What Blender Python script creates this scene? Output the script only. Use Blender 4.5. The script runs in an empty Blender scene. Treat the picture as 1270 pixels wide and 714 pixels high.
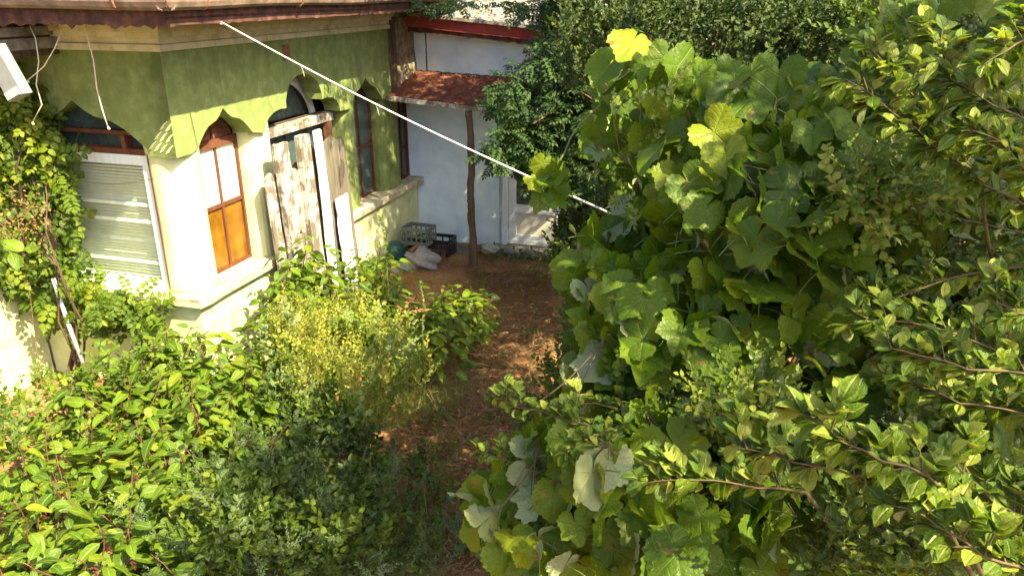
import bpy, bmesh, math, random
import numpy as np
from mathutils import Vector, Matrix
from mathutils.geometry import tessellate_polygon
R = math.radians
sc = bpy.context.scene
COL = sc.collection
random.seed(7)
rng = np.random.default_rng(11)

# ------------------------------------------------------------------ camera, sky, sun, exposure
CAM_H = 4.0; PITCH = R(21.2); F = 947.0
cam_d = bpy.data.cameras.new('camera'); cam = bpy.data.objects.new('camera', cam_d); COL.objects.link(cam)
cam.location = (0, 0, CAM_H); cam.rotation_euler = (R(90) - PITCH, 0, 0)
cam_d.sensor_width = 36; cam_d.lens = F / 1270 * 36; cam_d.clip_start = 0.05; cam_d.clip_end = 500
cam_d.dof.use_dof = True; cam_d.dof.focus_distance = 6.0; cam_d.dof.aperture_fstop = 20.0
sc.camera = cam
SUN_AZ, SUN_EL = 131.5, 46.0                         # degrees, azimuth clockwise from +Y
L = Vector((math.sin(R(SUN_AZ)) * math.cos(R(SUN_EL)), math.cos(R(SUN_AZ)) * math.cos(R(SUN_EL)), math.sin(R(SUN_EL))))
w = bpy.data.worlds.new('World'); sc.world = w; w.use_nodes = True
nt = w.node_tree; bg = nt.nodes['Background']
sky = nt.nodes.new('ShaderNodeTexSky'); sky.sky_type = 'NISHITA'; sky.sun_disc = False
sky.sun_elevation = R(SUN_EL); sky.sun_rotation = R(SUN_AZ); sky.air_density = 0.7; sky.dust_density = 3.5; sky.ozone_density = 0.3
nt.links.new(sky.outputs[0], bg.inputs[0]); bg.inputs[1].default_value = 0.112
sd = bpy.data.lights.new('sun', 'SUN'); sd.energy = 5.0; sd.angle = R(0.53); sd.color = (1.0, 0.85, 0.52)
sun = bpy.data.objects.new('sun', sd); COL.objects.link(sun); sun.rotation_euler = L.to_track_quat('Z', 'Y').to_euler()
sun.location = (4, -4, 8)
sc.view_settings.view_transform = 'Standard'; sc.view_settings.look = 'None'
sc.view_settings.exposure = 2.08; sc.view_settings.gamma = 1.0; sc.view_settings.use_curve_mapping = False
sc.render.engine = 'CYCLES'
cy = sc.cycles
cy.max_bounces = 6; cy.diffuse_bounces = 3; cy.glossy_bounces = 2; cy.transmission_bounces = 3; cy.transparent_max_bounces = 4
cy.caustics_reflective = False; cy.caustics_refractive = False; cy.sample_clamp_indirect = 6
cy.use_denoising = True

# ------------------------------------------------------------------ pixel (of the 1270x714 photo) and depth to world
def at(px, py, d):
    x = (px - 635) / F * d; y = (357 - py) / F * d
    return np.array([x, d * math.cos(PITCH) + y * math.sin(PITCH), CAM_H - d * math.sin(PITCH) + y * math.cos(PITCH)])
def at_z(px, py, z):
    v = at(px, py, 1.0) - np.array([0, 0, CAM_H]); t = (z - CAM_H) / v[2]
    return np.array([0, 0, CAM_H]) + v * t

# ------------------------------------------------------------------ object helpers
def new_obj(name, data, parent=None):
    o = bpy.data.objects.new(name, data); COL.objects.link(o)
    if parent is not None: o.parent = parent
    return o
def thing(name, label, cat, loc=(0, 0, 0), group=None):
    o = new_obj(name, None); o.location = loc; o.empty_display_size = 0.2
    o['label'] = label; o['category'] = cat
    if group: o['group'] = group
    return o
def tag(o, label, cat, group=None):
    o['label'] = label; o['category'] = cat
    if group: o['group'] = group
    return o
def structure(o): o['kind'] = 'structure'; return o
def stuff(o): o['kind'] = 'stuff'; return o

class MB:
    """collects polygons in world coordinates and links them as ONE mesh object (relative to its parent's location)"""
    def __init__(s): s.v = []; s.f = []
    def add(s, vs, fs):
        n = len(s.v); s.v += [tuple(map(float, p)) for p in vs]; s.f += [tuple(i + n for i in f) for f in fs]
    def box(s, fr, u0, u1, n0, n1, z0, z1, jit=0.0):
        P = [fr(u, n, z) for z in (z0, z1) for n in (n0, n1) for u in (u0, u1)]
        if jit: P = [p + np.array([random.uniform(-jit, jit) for _ in range(3)]) for p in P]
        s.add(P, [(0, 2, 3, 1), (4, 5, 7, 6), (0, 1, 5, 4), (2, 6, 7, 3), (0, 4, 6, 2), (1, 3, 7, 5)])
    def prism(s, fr, poly, n0, n1):
        """poly: (u,z) outline counter-clockwise, extruded along n"""
        k = len(poly)
        tri = tessellate_polygon([[Vector((p[0], p[1], 0)) for p in poly]])
        V = [fr(u, n0, z) for u, z in poly] + [fr(u, n1, z) for u, z in poly]
        Fc = [tuple(t) for t in tri] + [tuple(i + k for i in reversed(t)) for t in tri]
        Fc += [(i, (i + 1) % k, (i + 1) % k + k, i + k) for i in range(k)]
        s.add(V, Fc)
    def tube(s, pts, rad, seg=6, cap=True):
        pts = [np.array(p, float) for p in pts]; m = len(pts)
        rad = [rad] * m if np.isscalar(rad) else rad
        V = []; up = np.array([0.13, 0.21, 0.97])
        for i, p in enumerate(pts):
            t = pts[min(i + 1, m - 1)] - pts[max(i - 1, 0)]; t /= (np.linalg.norm(t) + 1e-9)
            a = np.cross(t, up)
            if np.linalg.norm(a) < 0.05: a = np.cross(t, [1, 0, 0])
            a /= np.linalg.norm(a); b = np.cross(t, a)
            for k in range(seg):
                q = 2 * math.pi * k / seg
                V.append(p + rad[i] * (math.cos(q) * a + math.sin(q) * b))
        Fc = [(i * seg + k, i * seg + (k + 1) % seg, (i + 1) * seg + (k + 1) % seg, (i + 1) * seg + k) for i in range(m - 1) for k in range(seg)]
        if cap: Fc += [tuple(range(seg - 1, -1, -1)), tuple(range((m - 1) * seg, m * seg))]
        s.add(V, Fc)
    def lathe(s, c, prof, seg=20, ax=None):
        V = []
        for r, z in prof:
            for k in range(seg):
                q = 2 * math.pi * k / seg; V.append(np.array(c, float) + np.array([r * math.cos(q), r * math.sin(q), z]))
        m = len(prof)
        s.add(V, [(i * seg + k, i * seg + (k + 1) % seg, (i + 1) * seg + (k + 1) % seg, (i + 1) * seg + k) for i in range(m - 1) for k in range(seg)]
              + [tuple(range(seg - 1, -1, -1)), tuple(range((m - 1) * seg, m * seg))])
    def build(s, name, mt, parent=None, smooth=False, bevel=0.0, rough=0.0, cut=0.1):
        me = bpy.data.meshes.new(name)
        off = np.array(parent_loc(parent)) if parent is not None else np.zeros(3)
        me.from_pydata([tuple(np.array(p) - off) for p in s.v], [], s.f); me.update()
        bm = bmesh.new(); bm.from_mesh(me); bmesh.ops.recalc_face_normals(bm, faces=bm.faces)
        if rough:
            for _ in range(3):
                es = [e for e in bm.edges if e.calc_length() > cut]
                if not es or len(bm.edges) > 30000: break
                bmesh.ops.subdivide_edges(bm, edges=es, cuts=1, use_grid_fill=True)
            for v in bm.verts:
                h = math.sin(v.co.x * 37 + v.co.y * 51) + math.sin(v.co.z * 43 + v.co.y * 29 + 1.7)
                v.co += Vector((math.sin(v.co.z * 91 + v.co.x * 7), math.cos(v.co.x * 63 + v.co.z * 31), math.sin(v.co.y * 77 + v.co.x * 23))) * rough * 0.5 * (1 + .5 * h)
        bm.to_mesh(me); bm.free()
        if mt: me.materials.append(mt)
        if smooth: me.polygons.foreach_set('use_smooth', [True] * len(me.polygons))
        o = new_obj(name, me, parent)
        if bevel:
            b = o.modifiers.new('bevel', 'BEVEL'); b.width = bevel; b.segments = 2; b.limit_method = 'ANGLE'; b.angle_limit = R(40)
        return o
def parent_loc(p):
    v = Vector((0, 0, 0))
    while p is not None: v = v + p.location; p = p.parent
    return v
def frame(o, ud, nd):
    o = np.array(o, float); ud = np.array(ud, float); nd = np.array(nd, float)
    return lambda u, n, z: o + u * ud + n * nd + np.array([0, 0, z])
WORLD = frame((0, 0, 0), (1, 0, 0), (0, 1, 0))

# ------------------------------------------------------------------ materials
def mat(name): 
    m = bpy.data.materials.new(name); m.use_nodes = True
    n = m.node_tree.nodes; p = n['Principled BSDF']; return m, n, m.node_tree.links, p
def N(n, t, **kw):
    x = n.new(t)
    for k, v in kw.items():
        if k.startswith('i_'): x.inputs[k[2:].replace('_', ' ')].default_value = v
        else: setattr(x, k, v)
    return x
def ramp(n, l, src, stops):
    r = n.new('ShaderNodeValToRGB'); e = r.color_ramp.elements
    while len(e) < len(stops): e.new(0.5)
    for i, (p, c) in enumerate(stops): e[i].position = p; e[i].color = (*c, 1)
    l.new(src, r.inputs[0]); return r.outputs[0]
def mixc(n, l, f, a, b, mode='MIX'):
    m = n.new('ShaderNodeMix'); m.data_type = 'RGBA'; m.blend_type = mode
    for sock, val in ((m.inputs[0], f), (m.inputs[6], a), (m.inputs[7], b)):
        if hasattr(val, 'links') or isinstance(val, bpy.types.NodeSocket): l.new(val, sock)
        elif isinstance(val, (tuple, list)): sock.default_value = (*val, 1) if len(val) == 3 else val
        else: sock.default_value = val
    return m.outputs[2]
def math_(n, l, op, a, b=None, c=None, clamp=False):
    m = n.new('ShaderNodeMath'); m.operation = op; m.use_clamp = clamp
    for i, v in enumerate((a, b, c)):
        if v is None: continue
        if isinstance(v, bpy.types.NodeSocket): l.new(v, m.inputs[i])
        else: m.inputs[i].default_value = v
    return m.outputs[0]
def pos(n): return n.new('ShaderNodeNewGeometry').outputs['Position']
def noise(n, l, scale, detail=4, rough=.55, vec=None, dist=0.0):
    x = n.new('ShaderNodeTexNoise'); x.inputs['Scale'].default_value = scale; x.inputs['Detail'].default_value = detail
    x.inputs['Roughness'].default_value = rough; x.inputs['Distortion'].default_value = dist
    l.new(vec if vec is not None else pos(n), x.inputs['Vector']); return x.outputs[0]
def bump(n, l, p, h, strength=.3, dist=.02):
    b = n.new('ShaderNodeBump'); b.inputs['Strength'].default_value = strength; b.inputs['Distance'].default_value = dist
    l.new(h, b.inputs['Height']); l.new(b.outputs[0], p.inputs['Normal'])

def plaster(name, base, dark, light, scale=6.0, stain=0.35, b=.35, peel=None, rough=.9, fine=60):
    m, n, l, p = mat(name)
    a = noise(n, l, scale, 6, .6); f = noise(n, l, fine, 3, .6)
    c = ramp(n, l, a, [(.3, dark), (.5, base), (.72, light)])
    sp = n.new('ShaderNodeMapping'); sp.inputs['Scale'].default_value = (3.0, 3.0, .5); l.new(pos(n), sp.inputs[0])
    st = noise(n, l, 1.6, 5, .7, sp.outputs[0])
    sm = ramp(n, l, st, [(.52, (0, 0, 0)), (.68, (1, 1, 1))])
    sf = math_(n, l, 'MULTIPLY', sm, stain)
    c = mixc(n, l, sf, c, tuple(x * .5 for x in dark))
    if peel:
        q = noise(n, l, 3.3, 7, .68); pm = ramp(n, l, q, [(peel[1], (0, 0, 0)), (peel[1] + .015, (1, 1, 1))])
        c = mixc(n, l, pm, c, peel[0])
    l.new(c, p.inputs['Base Color']); p.inputs['Roughness'].default_value = rough; p.inputs['Specular IOR Level'].default_value = .2
    h = math_(n, l, 'ADD', math_(n, l, 'MULTIPLY', a, .6), math_(n, l, 'MULTIPLY', f, .5))
    bump(n, l, p, h, b, .012); return m
def wood(name, c0, c1, grain=28, rough=.85, axis=2, paint=None):
    m, n, l, p = mat(name)
    mp = n.new('ShaderNodeMapping'); s = [grain, grain, grain]; s[axis] = grain * .06; mp.inputs['Scale'].default_value = s
    l.new(pos(n), mp.inputs[0]); g = noise(n, l, 1.0, 6, .65, mp.outputs[0])
    c = ramp(n, l, g, [(.3, c0), (.7, c1)])
    if paint:
        q = noise(n, l, 5, 7, .7); pm = ramp(n, l, math_(n, l, 'ADD', math_(n, l, 'MULTIPLY', q, .75), math_(n, l, 'MULTIPLY', g, .25)), [(paint[1] - .03, (1, 1, 1)), (paint[1] + .03, (0, 0, 0))])
        c = mixc(n, l, pm, c, paint[0])
    l.new(c, p.inputs['Base Color']); p.inputs['Roughness'].default_value = rough; p.inputs['Specular IOR Level'].default_value = .25
    bump(n, l, p, g, .5, .006); return m
def flat(name, c, rough=.6, metal=0.0, var=.25, sc_=14, spec=.4, b=.1):
    m, n, l, p = mat(name); a = noise(n, l, sc_, 5, .6)
    k = ramp(n, l, a, [(.3, tuple(x * (1 - var) for x in c)), (.7, tuple(min(1, x * (1 + var)) for x in c))])
    l.new(k, p.inputs['Base Color']); p.inputs['Roughness'].default_value = rough; p.inputs['Metallic'].default_value = metal
    p.inputs['Specular IOR Level'].default_value = spec; bump(n, l, p, a, b, .01); return m
def glass(name, c, rough=.12):
    m, n, l, p = mat(name); a = noise(n, l, 5, 5, .65)
    k = ramp(n, l, a, [(.35, c), (.75, tuple(x * 1.7 + .01 for x in c))]); l.new(k, p.inputs['Base Color'])
    r = math_(n, l, 'MULTIPLY_ADD', a, .3, rough); l.new(r, p.inputs['Roughness']); p.inputs['Specular IOR Level'].default_value = .6
    return m

M = {}
M['green'] = plaster('green_plaster', (.165, .215, .070), (.13, .175, .053), (.235, .285, .112), 7, .35, .6, peel=((.36, .35, .26), .70))
M['lower'] = plaster('pale_green_plaster', (.52, .55, .30), (.42, .45, .22), (.62, .64, .40), 6, .3, .6)
M['column'] = plaster('cream_green_paint', (.55, .58, .32), (.46, .50, .25), (.63, .66, .40), 5, .15, .15)
M['cornice'] = plaster('cream_cornice', (.50, .46, .28), (.38, .34, .17), (.60, .56, .38), 5, .6, .3)
M['rough_wall'] = plaster('bare_brown_render', (.20, .17, .11), (.10, .07, .045), (.30, .27, .20), 9, .5, 1.0)
M['sill'] = plaster('dusty_sill', (.44, .41, .28), (.25, .20, .13), (.58, .56, .42), 11, .35, .7)
M['whitewash'] = plaster('blue_white_limewash', (.66, .80, .90), (.56, .71, .83), (.76, .86, .93), 3.5, .12, .35, peel=((.36, .33, .28), .735))
M['concrete'] = plaster('grey_concrete', (.20, .20, .17), (.12, .12, .10), (.30, .29, .26), 9, .5, .6)
M['rust'] = plaster('rusty_sheet', (.11, .038, .024), (.045, .02, .014), (.19, .075, .045), 8, .5, .4, rough=.8)
M['valance'] = plaster('brown_valance', (.075, .036, .026), (.035, .02, .016), (.15, .075, .05), 10, .5, .4)
M['gutter'] = plaster('weathered_gutter', (.17, .12, .09), (.09, .065, .05), (.27, .20, .15), 6, .5, .3, rough=.6)
M['tile'] = plaster('terracotta_tile', (.45, .21, .14), (.30, .13, .09), (.58, .32, .23), 8, .4, .4)
M['red'] = plaster('red_fascia_paint', (.30, .055, .05), (.22, .06, .04), (.38, .075, .07), 5, .3, .2, peel=((.20, .08, .04), .60))
M['slate'] = plaster('grey_sheet_roof', (.20, .19, .18), (.10, .09, .08), (.34, .31, .26), 10, .5, .5)
M['brown_wood'] = wood('red_brown_frame_wood', (.055, .018, .010), (.15, .055, .028), 30)
M['dark_wood'] = wood('dark_old_wood', (.035, .022, .015), (.12, .08, .055), 26)
M['bark'] = wood('post_bark', (.035, .025, .018), (.16, .11, .075), 34)
M['white_frame'] = wood('white_painted_frame', (.55, .58, .58), (.74, .77, .78), 20, .5, paint=((.30, .26, .21), .30))
M['blue_frame'] = wood('pale_blue_painted_frame', (.50, .57, .60), (.66, .72, .74), 20, .55, paint=((.28, .27, .24), .31))
M['plank'] = wood('weathered_whitewashed_plank', (.24, .22, .19), (.46, .445, .41), 34, .9, paint=((.13, .11, .085), .50))
M['plank_grey_shaded'] = wood('grey_rotten_shaded_plank', (.05, .043, .035), (.17, .15, .12), 30, .9)  # rotten grey wood, its colour darkened further for dappled tree shade
M['panel'] = flat('cream_door_panel', (.55, .53, .44), .6, var=.06)
M['glass'] = glass('dusty_dark_glass', (.030, .045, .042), .12)
M['glass_teal'] = glass('teal_dusty_glass', (.035, .058, .06), .22)
M['frost'] = flat('white_curtained_pane', (.70, .68, .58), .35, var=.05, sc_=4)
M['orange'] = flat('orange_film_pane', (.17, .078, .008), .28, var=.4, sc_=5)
M['blind'] = flat('pale_green_blind_slat', (.56, .61, .49), .5, var=.1)
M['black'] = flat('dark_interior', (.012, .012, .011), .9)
M['crate'] = flat('grey_plastic_crate', (.13, .15, .14), .5)
M['black_crate'] = flat('black_plastic_crate', (.015, .015, .016), .45)
M['bag'] = flat('dirty_white_sack', (.22, .22, .22), .6, var=.3, sc_=20, b=.6)
M['teal'] = flat('dark_teal_drum', (.02, .085, .075), .4)
M['rope'] = flat('white_rope', (.80, .78, .70), .7, var=.1, sc_=120, b=.6)
M['cord'] = flat('pale_cord', (.55, .50, .38), .8)
M['metal_white'] = flat('white_metal_box', (.17, .185, .19), .4, var=.08)
M['pipe'] = flat('grey_pipe', (.32, .34, .35), .5)
M['stone'] = flat('pale_stone', (.33, .33, .30), .9, var=.3, b=.8)
M['rusty_iron'] = flat('rusty_iron', (.17, .075, .04), .7, var=.4, sc_=30, b=.5)

def leaf_mat(name, cols, back, gloss=.45, trans=.35, vein=(.30, .38, .14), vein_f=.35, spots=None, palm=False, side=0.0):
    """cols: greens picked by a random number carried by each leaf; back: underside colour"""
    m, n, l, p = mat(name)
    at_ = n.new('ShaderNodeAttribute'); at_.attribute_name = 'rnd'
    oi = n.new('ShaderNodeObjectInfo')
    r = math_(n, l, 'FRACT', math_(n, l, 'ADD', at_.outputs['Fac'], oi.outputs['Random']))
    c = ramp(n, l, r, [(i / max(1, len(cols) - 1), cc) for i, cc in enumerate(cols)])
    tc = n.new('ShaderNodeTexCoord')
    add = n.new('ShaderNodeVectorMath'); add.operation = 'ADD'; l.new(tc.outputs['UV'], add.inputs[0])
    cmb = n.new('ShaderNodeCombineXYZ'); l.new(math_(n, l, 'MULTIPLY', r, 37.0), cmb.inputs[2]); l.new(cmb.outputs[0], add.inputs[1])
    mo = noise(n, l, 5.0, 4, .6, add.outputs[0])
    c = mixc(n, l, math_(n, l, 'MULTIPLY', mo, .5), c, mixc(n, l, 1.0, c, (.55, .60, .5), 'MULTIPLY'))
    if spots:
        sp = ramp(n, l, noise(n, l, 3.0, 3, .6, add.outputs[0]), [(spots[1], (0, 0, 0)), (spots[1] + .03, (1, 1, 1))])
        c = mixc(n, l, sp, c, spots[0])
    va = n.new('ShaderNodeAttribute'); va.attribute_name = 'vein'
    vf = ramp(n, l, va.outputs['Fac'], [(.80, (0, 0, 0)), (.97, (1, 1, 1))])
    if side:
        sx = n.new('ShaderNodeSeparateXYZ'); l.new(tc.outputs['UV'], sx.inputs[0])
        ax = math_(n, l, 'ABSOLUTE', sx.outputs[0])
        t = math_(n, l, 'FRACT', math_(n, l, 'MULTIPLY', math_(n, l, 'SUBTRACT', sx.outputs[1], math_(n, l, 'MULTIPLY', ax, .9)), side))
        tv = math_(n, l, 'LESS_THAN', math_(n, l, 'ABSOLUTE', math_(n, l, 'SUBTRACT', t, .5)), .07)
        vf = math_(n, l, 'MAXIMUM', vf, math_(n, l, 'MULTIPLY', tv, .55))
    quilt = None
    if palm:                                                    # veins fanning from the petiole, finer ones branching off them
        sx = n.new('ShaderNodeSeparateXYZ'); l.new(tc.outputs['UV'], sx.inputs[0])
        X = math_(n, l, 'ABSOLUTE', math_(n, l, 'SUBTRACT', sx.outputs[0], .5)); Y = math_(n, l, 'SUBTRACT', sx.outputs[1], .5)
        dm = None
        for a in (0.0, .95, 1.95):
            dd_ = math_(n, l, 'ABSOLUTE', math_(n, l, 'SUBTRACT', math_(n, l, 'MULTIPLY', X, math.cos(a)), math_(n, l, 'MULTIPLY', Y, math.sin(a))))
            al = math_(n, l, 'ADD', math_(n, l, 'MULTIPLY', X, math.sin(a)), math_(n, l, 'MULTIPLY', Y, math.cos(a)))
            dd_ = math_(n, l, 'ADD', dd_, math_(n, l, 'MULTIPLY', math_(n, l, 'LESS_THAN', al, 0.0), 1.0))
            dm = dd_ if dm is None else math_(n, l, 'MINIMUM', dm, dd_)
        rr_ = math_(n, l, 'SQRT', math_(n, l, 'ADD', math_(n, l, 'MULTIPLY', X, X), math_(n, l, 'MULTIPLY', Y, Y)))
        main = math_(n, l, 'SUBTRACT', 1.0, math_(n, l, 'DIVIDE', dm, math_(n, l, 'MULTIPLY_ADD', rr_, -.012, .016)), clamp=True)
        s_ = math_(n, l, 'FRACT', math_(n, l, 'SUBTRACT', math_(n, l, 'MULTIPLY', rr_, 10.0), math_(n, l, 'MULTIPLY', dm, 8.0)))
        sa = math_(n, l, 'ABSOLUTE', math_(n, l, 'SUBTRACT', s_, .5)); sec = math_(n, l, 'SUBTRACT', 1.0, math_(n, l, 'MULTIPLY', sa, 11.0), clamp=True)
        vf = math_(n, l, 'MAXIMUM', main, math_(n, l, 'MULTIPLY', sec, .45)); quilt = math_(n, l, 'POWER', sa, .5)
    c = mixc(n, l, math_(n, l, 'MULTIPLY', vf, vein_f), c, vein)
    g = n.new('ShaderNodeNewGeometry')
    cb = mixc(n, l, math_(n, l, 'MULTIPLY', vf, .4), mixc(n, l, .25, back, c), vein)
    c2 = mixc(n, l, g.outputs['Backfacing'], c, cb)
    l.new(c2, p.inputs['Base Color']); p.inputs['Specular IOR Level'].default_value = .28
    rg = math_(n, l, 'MULTIPLY_ADD', g.outputs['Backfacing'], .3, gloss); l.new(rg, p.inputs['Roughness'])
    h = math_(n, l, 'ADD', math_(n, l, 'MULTIPLY', vf, -.6), mo)
    if quilt is not None: h = math_(n, l, 'ADD', h, math_(n, l, 'MULTIPLY', quilt, .10))
    b = n.new('ShaderNodeBump'); b.inputs['Strength'].default_value = .5; b.inputs['Distance'].default_value = .012
    l.new(h, b.inputs['Height']); l.new(b.outputs[0], p.inputs['Normal'])
    tr = n.new('ShaderNodeBsdfTranslucent')
    tcx = mixc(n, l, 1.0, c, (1.5, 1.55, .45), 'MULTIPLY'); l.new(tcx, tr.inputs[0]); l.new(b.outputs[0], tr.inputs['Normal'])
    mx = n.new('ShaderNodeMixShader'); mx.inputs[0].default_value = trans
    l.new(p.outputs[0], mx.inputs[1]); l.new(tr.outputs[0], mx.inputs[2])
    out = [x for x in n if x.type == 'OUTPUT_MATERIAL'][0]; l.new(mx.outputs[0], out.inputs[0])
    return m
LM = {}
LM['grape'] = leaf_mat('grape_leaf', [(.054, .108, .004), (.086, .152, .005), (.125, .20, .007), (.066, .124, .005), (.23, .28, .012)], (.34, .39, .22), .42, .40, (.24, .33, .10), .45, palm=True, spots=((.20, .13, .03), .655))
LM['poke'] = leaf_mat('poke_leaf', [(.042, .095, .005), (.092, .165, .007), (.13, .21, .009), (.065, .125, .006), (.22, .265, .014)], (.17, .24, .08), .42, .38, (.28, .36, .10), .4, side=9)
LM['plum'] = leaf_mat('plum_leaf', [(.055, .115, .006), (.09, .16, .008), (.14, .21, .012), (.30, .335, .05)], (.26, .33, .14), .35, .36, (.33, .38, .14), .4, side=8)
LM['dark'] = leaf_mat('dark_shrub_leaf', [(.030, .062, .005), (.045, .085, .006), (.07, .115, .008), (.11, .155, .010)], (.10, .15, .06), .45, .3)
LM['deep'] = leaf_mat('shade_darkened_leaf', [(.014, .034, .004), (.022, .048, .005), (.035, .065, .006), (.06, .09, .008)], (.06, .09, .035), .5, .25)  # dark shrub leaf again, colours lowered to put in the shade at the back
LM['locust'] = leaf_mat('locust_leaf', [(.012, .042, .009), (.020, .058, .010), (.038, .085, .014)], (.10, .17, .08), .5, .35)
LM['yellow'] = leaf_mat('yellow_shrub_leaf', [(.24, .27, .025), (.34, .35, .04), (.19, .25, .03), (.42, .37, .06)], (.26, .28, .09), .5, .4)
LM['grey'] = leaf_mat('grey_weed_leaf', [(.10, .17, .065), (.14, .21, .085), (.075, .135, .05)], (.20, .26, .17), .6, .25)
LM['creeper'] = leaf_mat('creeper_leaf', [(.040, .080, .005), (.065, .115, .006), (.11, .17, .009), (.20, .235, .013)], (.16, .22, .07), .42, .38)
LM['straw'] = leaf_mat('straw', [(.22, .12, .045), (.36, .21, .09), (.11, .055, .025), (.52, .37, .19)], (.24, .15, .07), .8, .1)
LM['dead'] = leaf_mat('dead_leaf', [(.22, .09, .03), (.32, .15, .05), (.14, .06, .03), (.36, .24, .08)], (.25, .14, .07), .7, .2)
LM['grassy'] = leaf_mat('grass_blade', [(.10, .16, .04), (.16, .20, .05), (.28, .25, .09)], (.16, .19, .07), .6, .3)
M['stem_red'] = flat('red_purple_stem', (.085, .038, .020), .45, var=.3)
M['stem_green'] = flat('green_stem', (.10, .14, .035), .5)
M['stem_brown'] = flat('brown_twig', (.13, .075, .04), .8, var=.4, b=.5)
M['stem_pink'] = flat('reddish_twig', (.085, .06, .026), .7, var=.3)
M['stem_grey'] = flat('grey_cane', (.17, .13, .09), .85, var=.4, b=.6)
M['berry'] = flat('unripe_berry', (.10, .015, .03), .35, var=.6, sc_=60)
M['grape'] = flat('green_grape', (.16, .22, .08), .3, var=.2, sc_=30)

# ------------------------------------------------------------------ leaf templates: (verts, tris, uv, vein), base at origin, along +Y, up +Z
def t_grape(seed, NA=48):
    r_ = random.Random(seed); V = [(0, 0, 0)]; vein = [1.0]
    lobes = [(0, .70, .50), (.95, .61, .40), (-.95, .61, .40), (1.95, .54, .40), (-1.95, .54, .40)]
    deep = r_.uniform(-.02, .09)
    for ring in (.52, 1.0):
        for k in range(NA):
            a = -math.pi + 2 * math.pi * (k + .0) / NA
            near = min(abs(a - q[0]) for q in lobes); aa = abs(a)
            K = [(0, .70), (.16, .63), (.48, .56 - deep), (.92, .61), (1.40, .55 - deep), (1.95, .545), (2.45, .51), (2.78, .44), (3.0, .30), (3.15, .13)]
            for (k0, r0), (k1, r1) in zip(K[:-1], K[1:]):
                if k0 <= aa <= k1: t = (aa - k0) / (k1 - k0); t = t * t * (3 - 2 * t); r = r0 + (r1 - r0) * t; break
            if ring == 1.0: r *= 1 + (.034 if k % 2 else -.034) + r_.uniform(-.02, .02)
            r *= ring
            x = r * math.sin(a); y = r * math.cos(a)
            isv = near < .10
            z = .030 * ring * (-1.0 if isv else .8) * (1 - .3 * ring) * 1.0 - .16 * r * r + r_.uniform(-.012, .012) * ring + .05 * math.sin(3 * a + seed) * ring * ring
            V.append((x, y, z)); vein.append(1.0 if isv else 0.0)
    T = []
    for k in range(NA):
        k2 = (k + 1) % NA
        if k == NA - 1: continue                          # the open sinus at the petiole
        T.append((0, 1 + k2, 1 + k)); a, b, c, d = 1 + k, 1 + k2, 1 + NA + k2, 1 + NA + k
        T.append((a, b, c)); T.append((a, c, d))
    # fold the blade along the midrib
    fold = r_.choice((-.15, .0, .15, .35, .5)); cl = r_.uniform(-.1, .45)
    V = [(x, y, z - cl * max(0, y) ** 2 * .9 + .05 * math.sin(9 * x + seed) * y) for x, y, z in V]
    V = [(x, y, z + fold * abs(x)) for x, y, z in V]
    return V, T, [(x + .5, y + .5) for x, y, z in V], vein
def t_ovate(seed, wid=.24, seg=5, fold=.25, curl=.25, peak=.42, cols=3):
    r_ = random.Random(seed); V = []; UV = []; vein = []; T = []
    sidew = r_.uniform(-.04, .04)
    for i in range(seg + 1):
        t = i / seg
        h = wid * (math.sin(math.pi * t ** (math.log(.5) / math.log(peak))) ** .8 if 0 < t < 1 else 0.004)
        zc = -curl * t * t + r_.uniform(-.008, .008)
        for s in (-1, 0, 1):
            V.append((s * h + sidew * math.sin(t * 3), t, zc + fold * abs(s) * h + (r_.uniform(-.018, .018) if s else 0)))
            UV.append((s * h, t)); vein.append(1.0 if s == 0 else 0.0)
    for i in range(seg):
        for s in (0, 1):
            a = i * 3 + s; b = a + 1; c = b + 3; d = a + 3
            T += [(a, b, c), (a, c, d)]
    return V, T, UV, vein
def xf(tpl, o, d, up, s):
    """place a template: origin o, axis d, normal near up, size s"""
    V, T, UV, ve = tpl; d = np.array(d, float); d /= np.linalg.norm(d); up = np.array(up, float)
    x = np.cross(d, up); x /= (np.linalg.norm(x) + 1e-9); z = np.cross(x, d)
    A = np.array(V); W = np.outer(A[:, 0], x) + np.outer(A[:, 1], d) + np.outer(A[:, 2], z)
    return [tuple(q) for q in (W * s + np.array(o))], T, UV, ve
def join(parts):
    V = []; T = []; UV = []; ve = []
    for p in parts:
        n = len(V); V += list(p[0]); T += [tuple(i + n for i in t) for t in p[1]]; UV += list(p[2]); ve += list(p[3])
    return V, T, UV, ve
def twig_tpl(p0, p1, r):
    p0 = np.array(p0, float); p1 = np.array(p1, float); d = p1 - p0; a = np.cross(d, [0, 0, 1.]); a = a / (np.linalg.norm(a) + 1e-9) * r
    b = np.array([0, 0, r])
    V = [tuple(p0 + a), tuple(p0 - a), tuple(p0 + b), tuple(p1)]
    return V, [(0, 1, 3), (1, 2, 3), (2, 0, 3)], [(0, .5)] * 4, [0.9] * 4
def t_pinnate(seed, pairs=6, lw=.30, ll=.24, lseg=2):
    r_ = random.Random(seed); P = [twig_tpl((0, 0, 0), (0, .95, -.10), .007)]
    for i in range(pairs):
        t = .16 + .74 * i / (pairs - 1)
        for s in (-1, 1):
            L_ = ll * (1 - .35 * abs(t - .5)) * r_.uniform(.85, 1.1)
            P.append(xf(t_ovate(seed * 31 + i * 2 + s, lw, lseg, .25, .3), (0, t, -.10 * t * t), (s * 1.0, .45 + r_.uniform(-.15, .15), -.18 + r_.uniform(-.12, .12)), (0, 0, 1), L_))
    P.append(xf(t_ovate(seed, lw, 2, .2, .2), (0, .93, -.09), (0, 1, -.2), (0, 0, 1), ll))
    return join(P)
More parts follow.
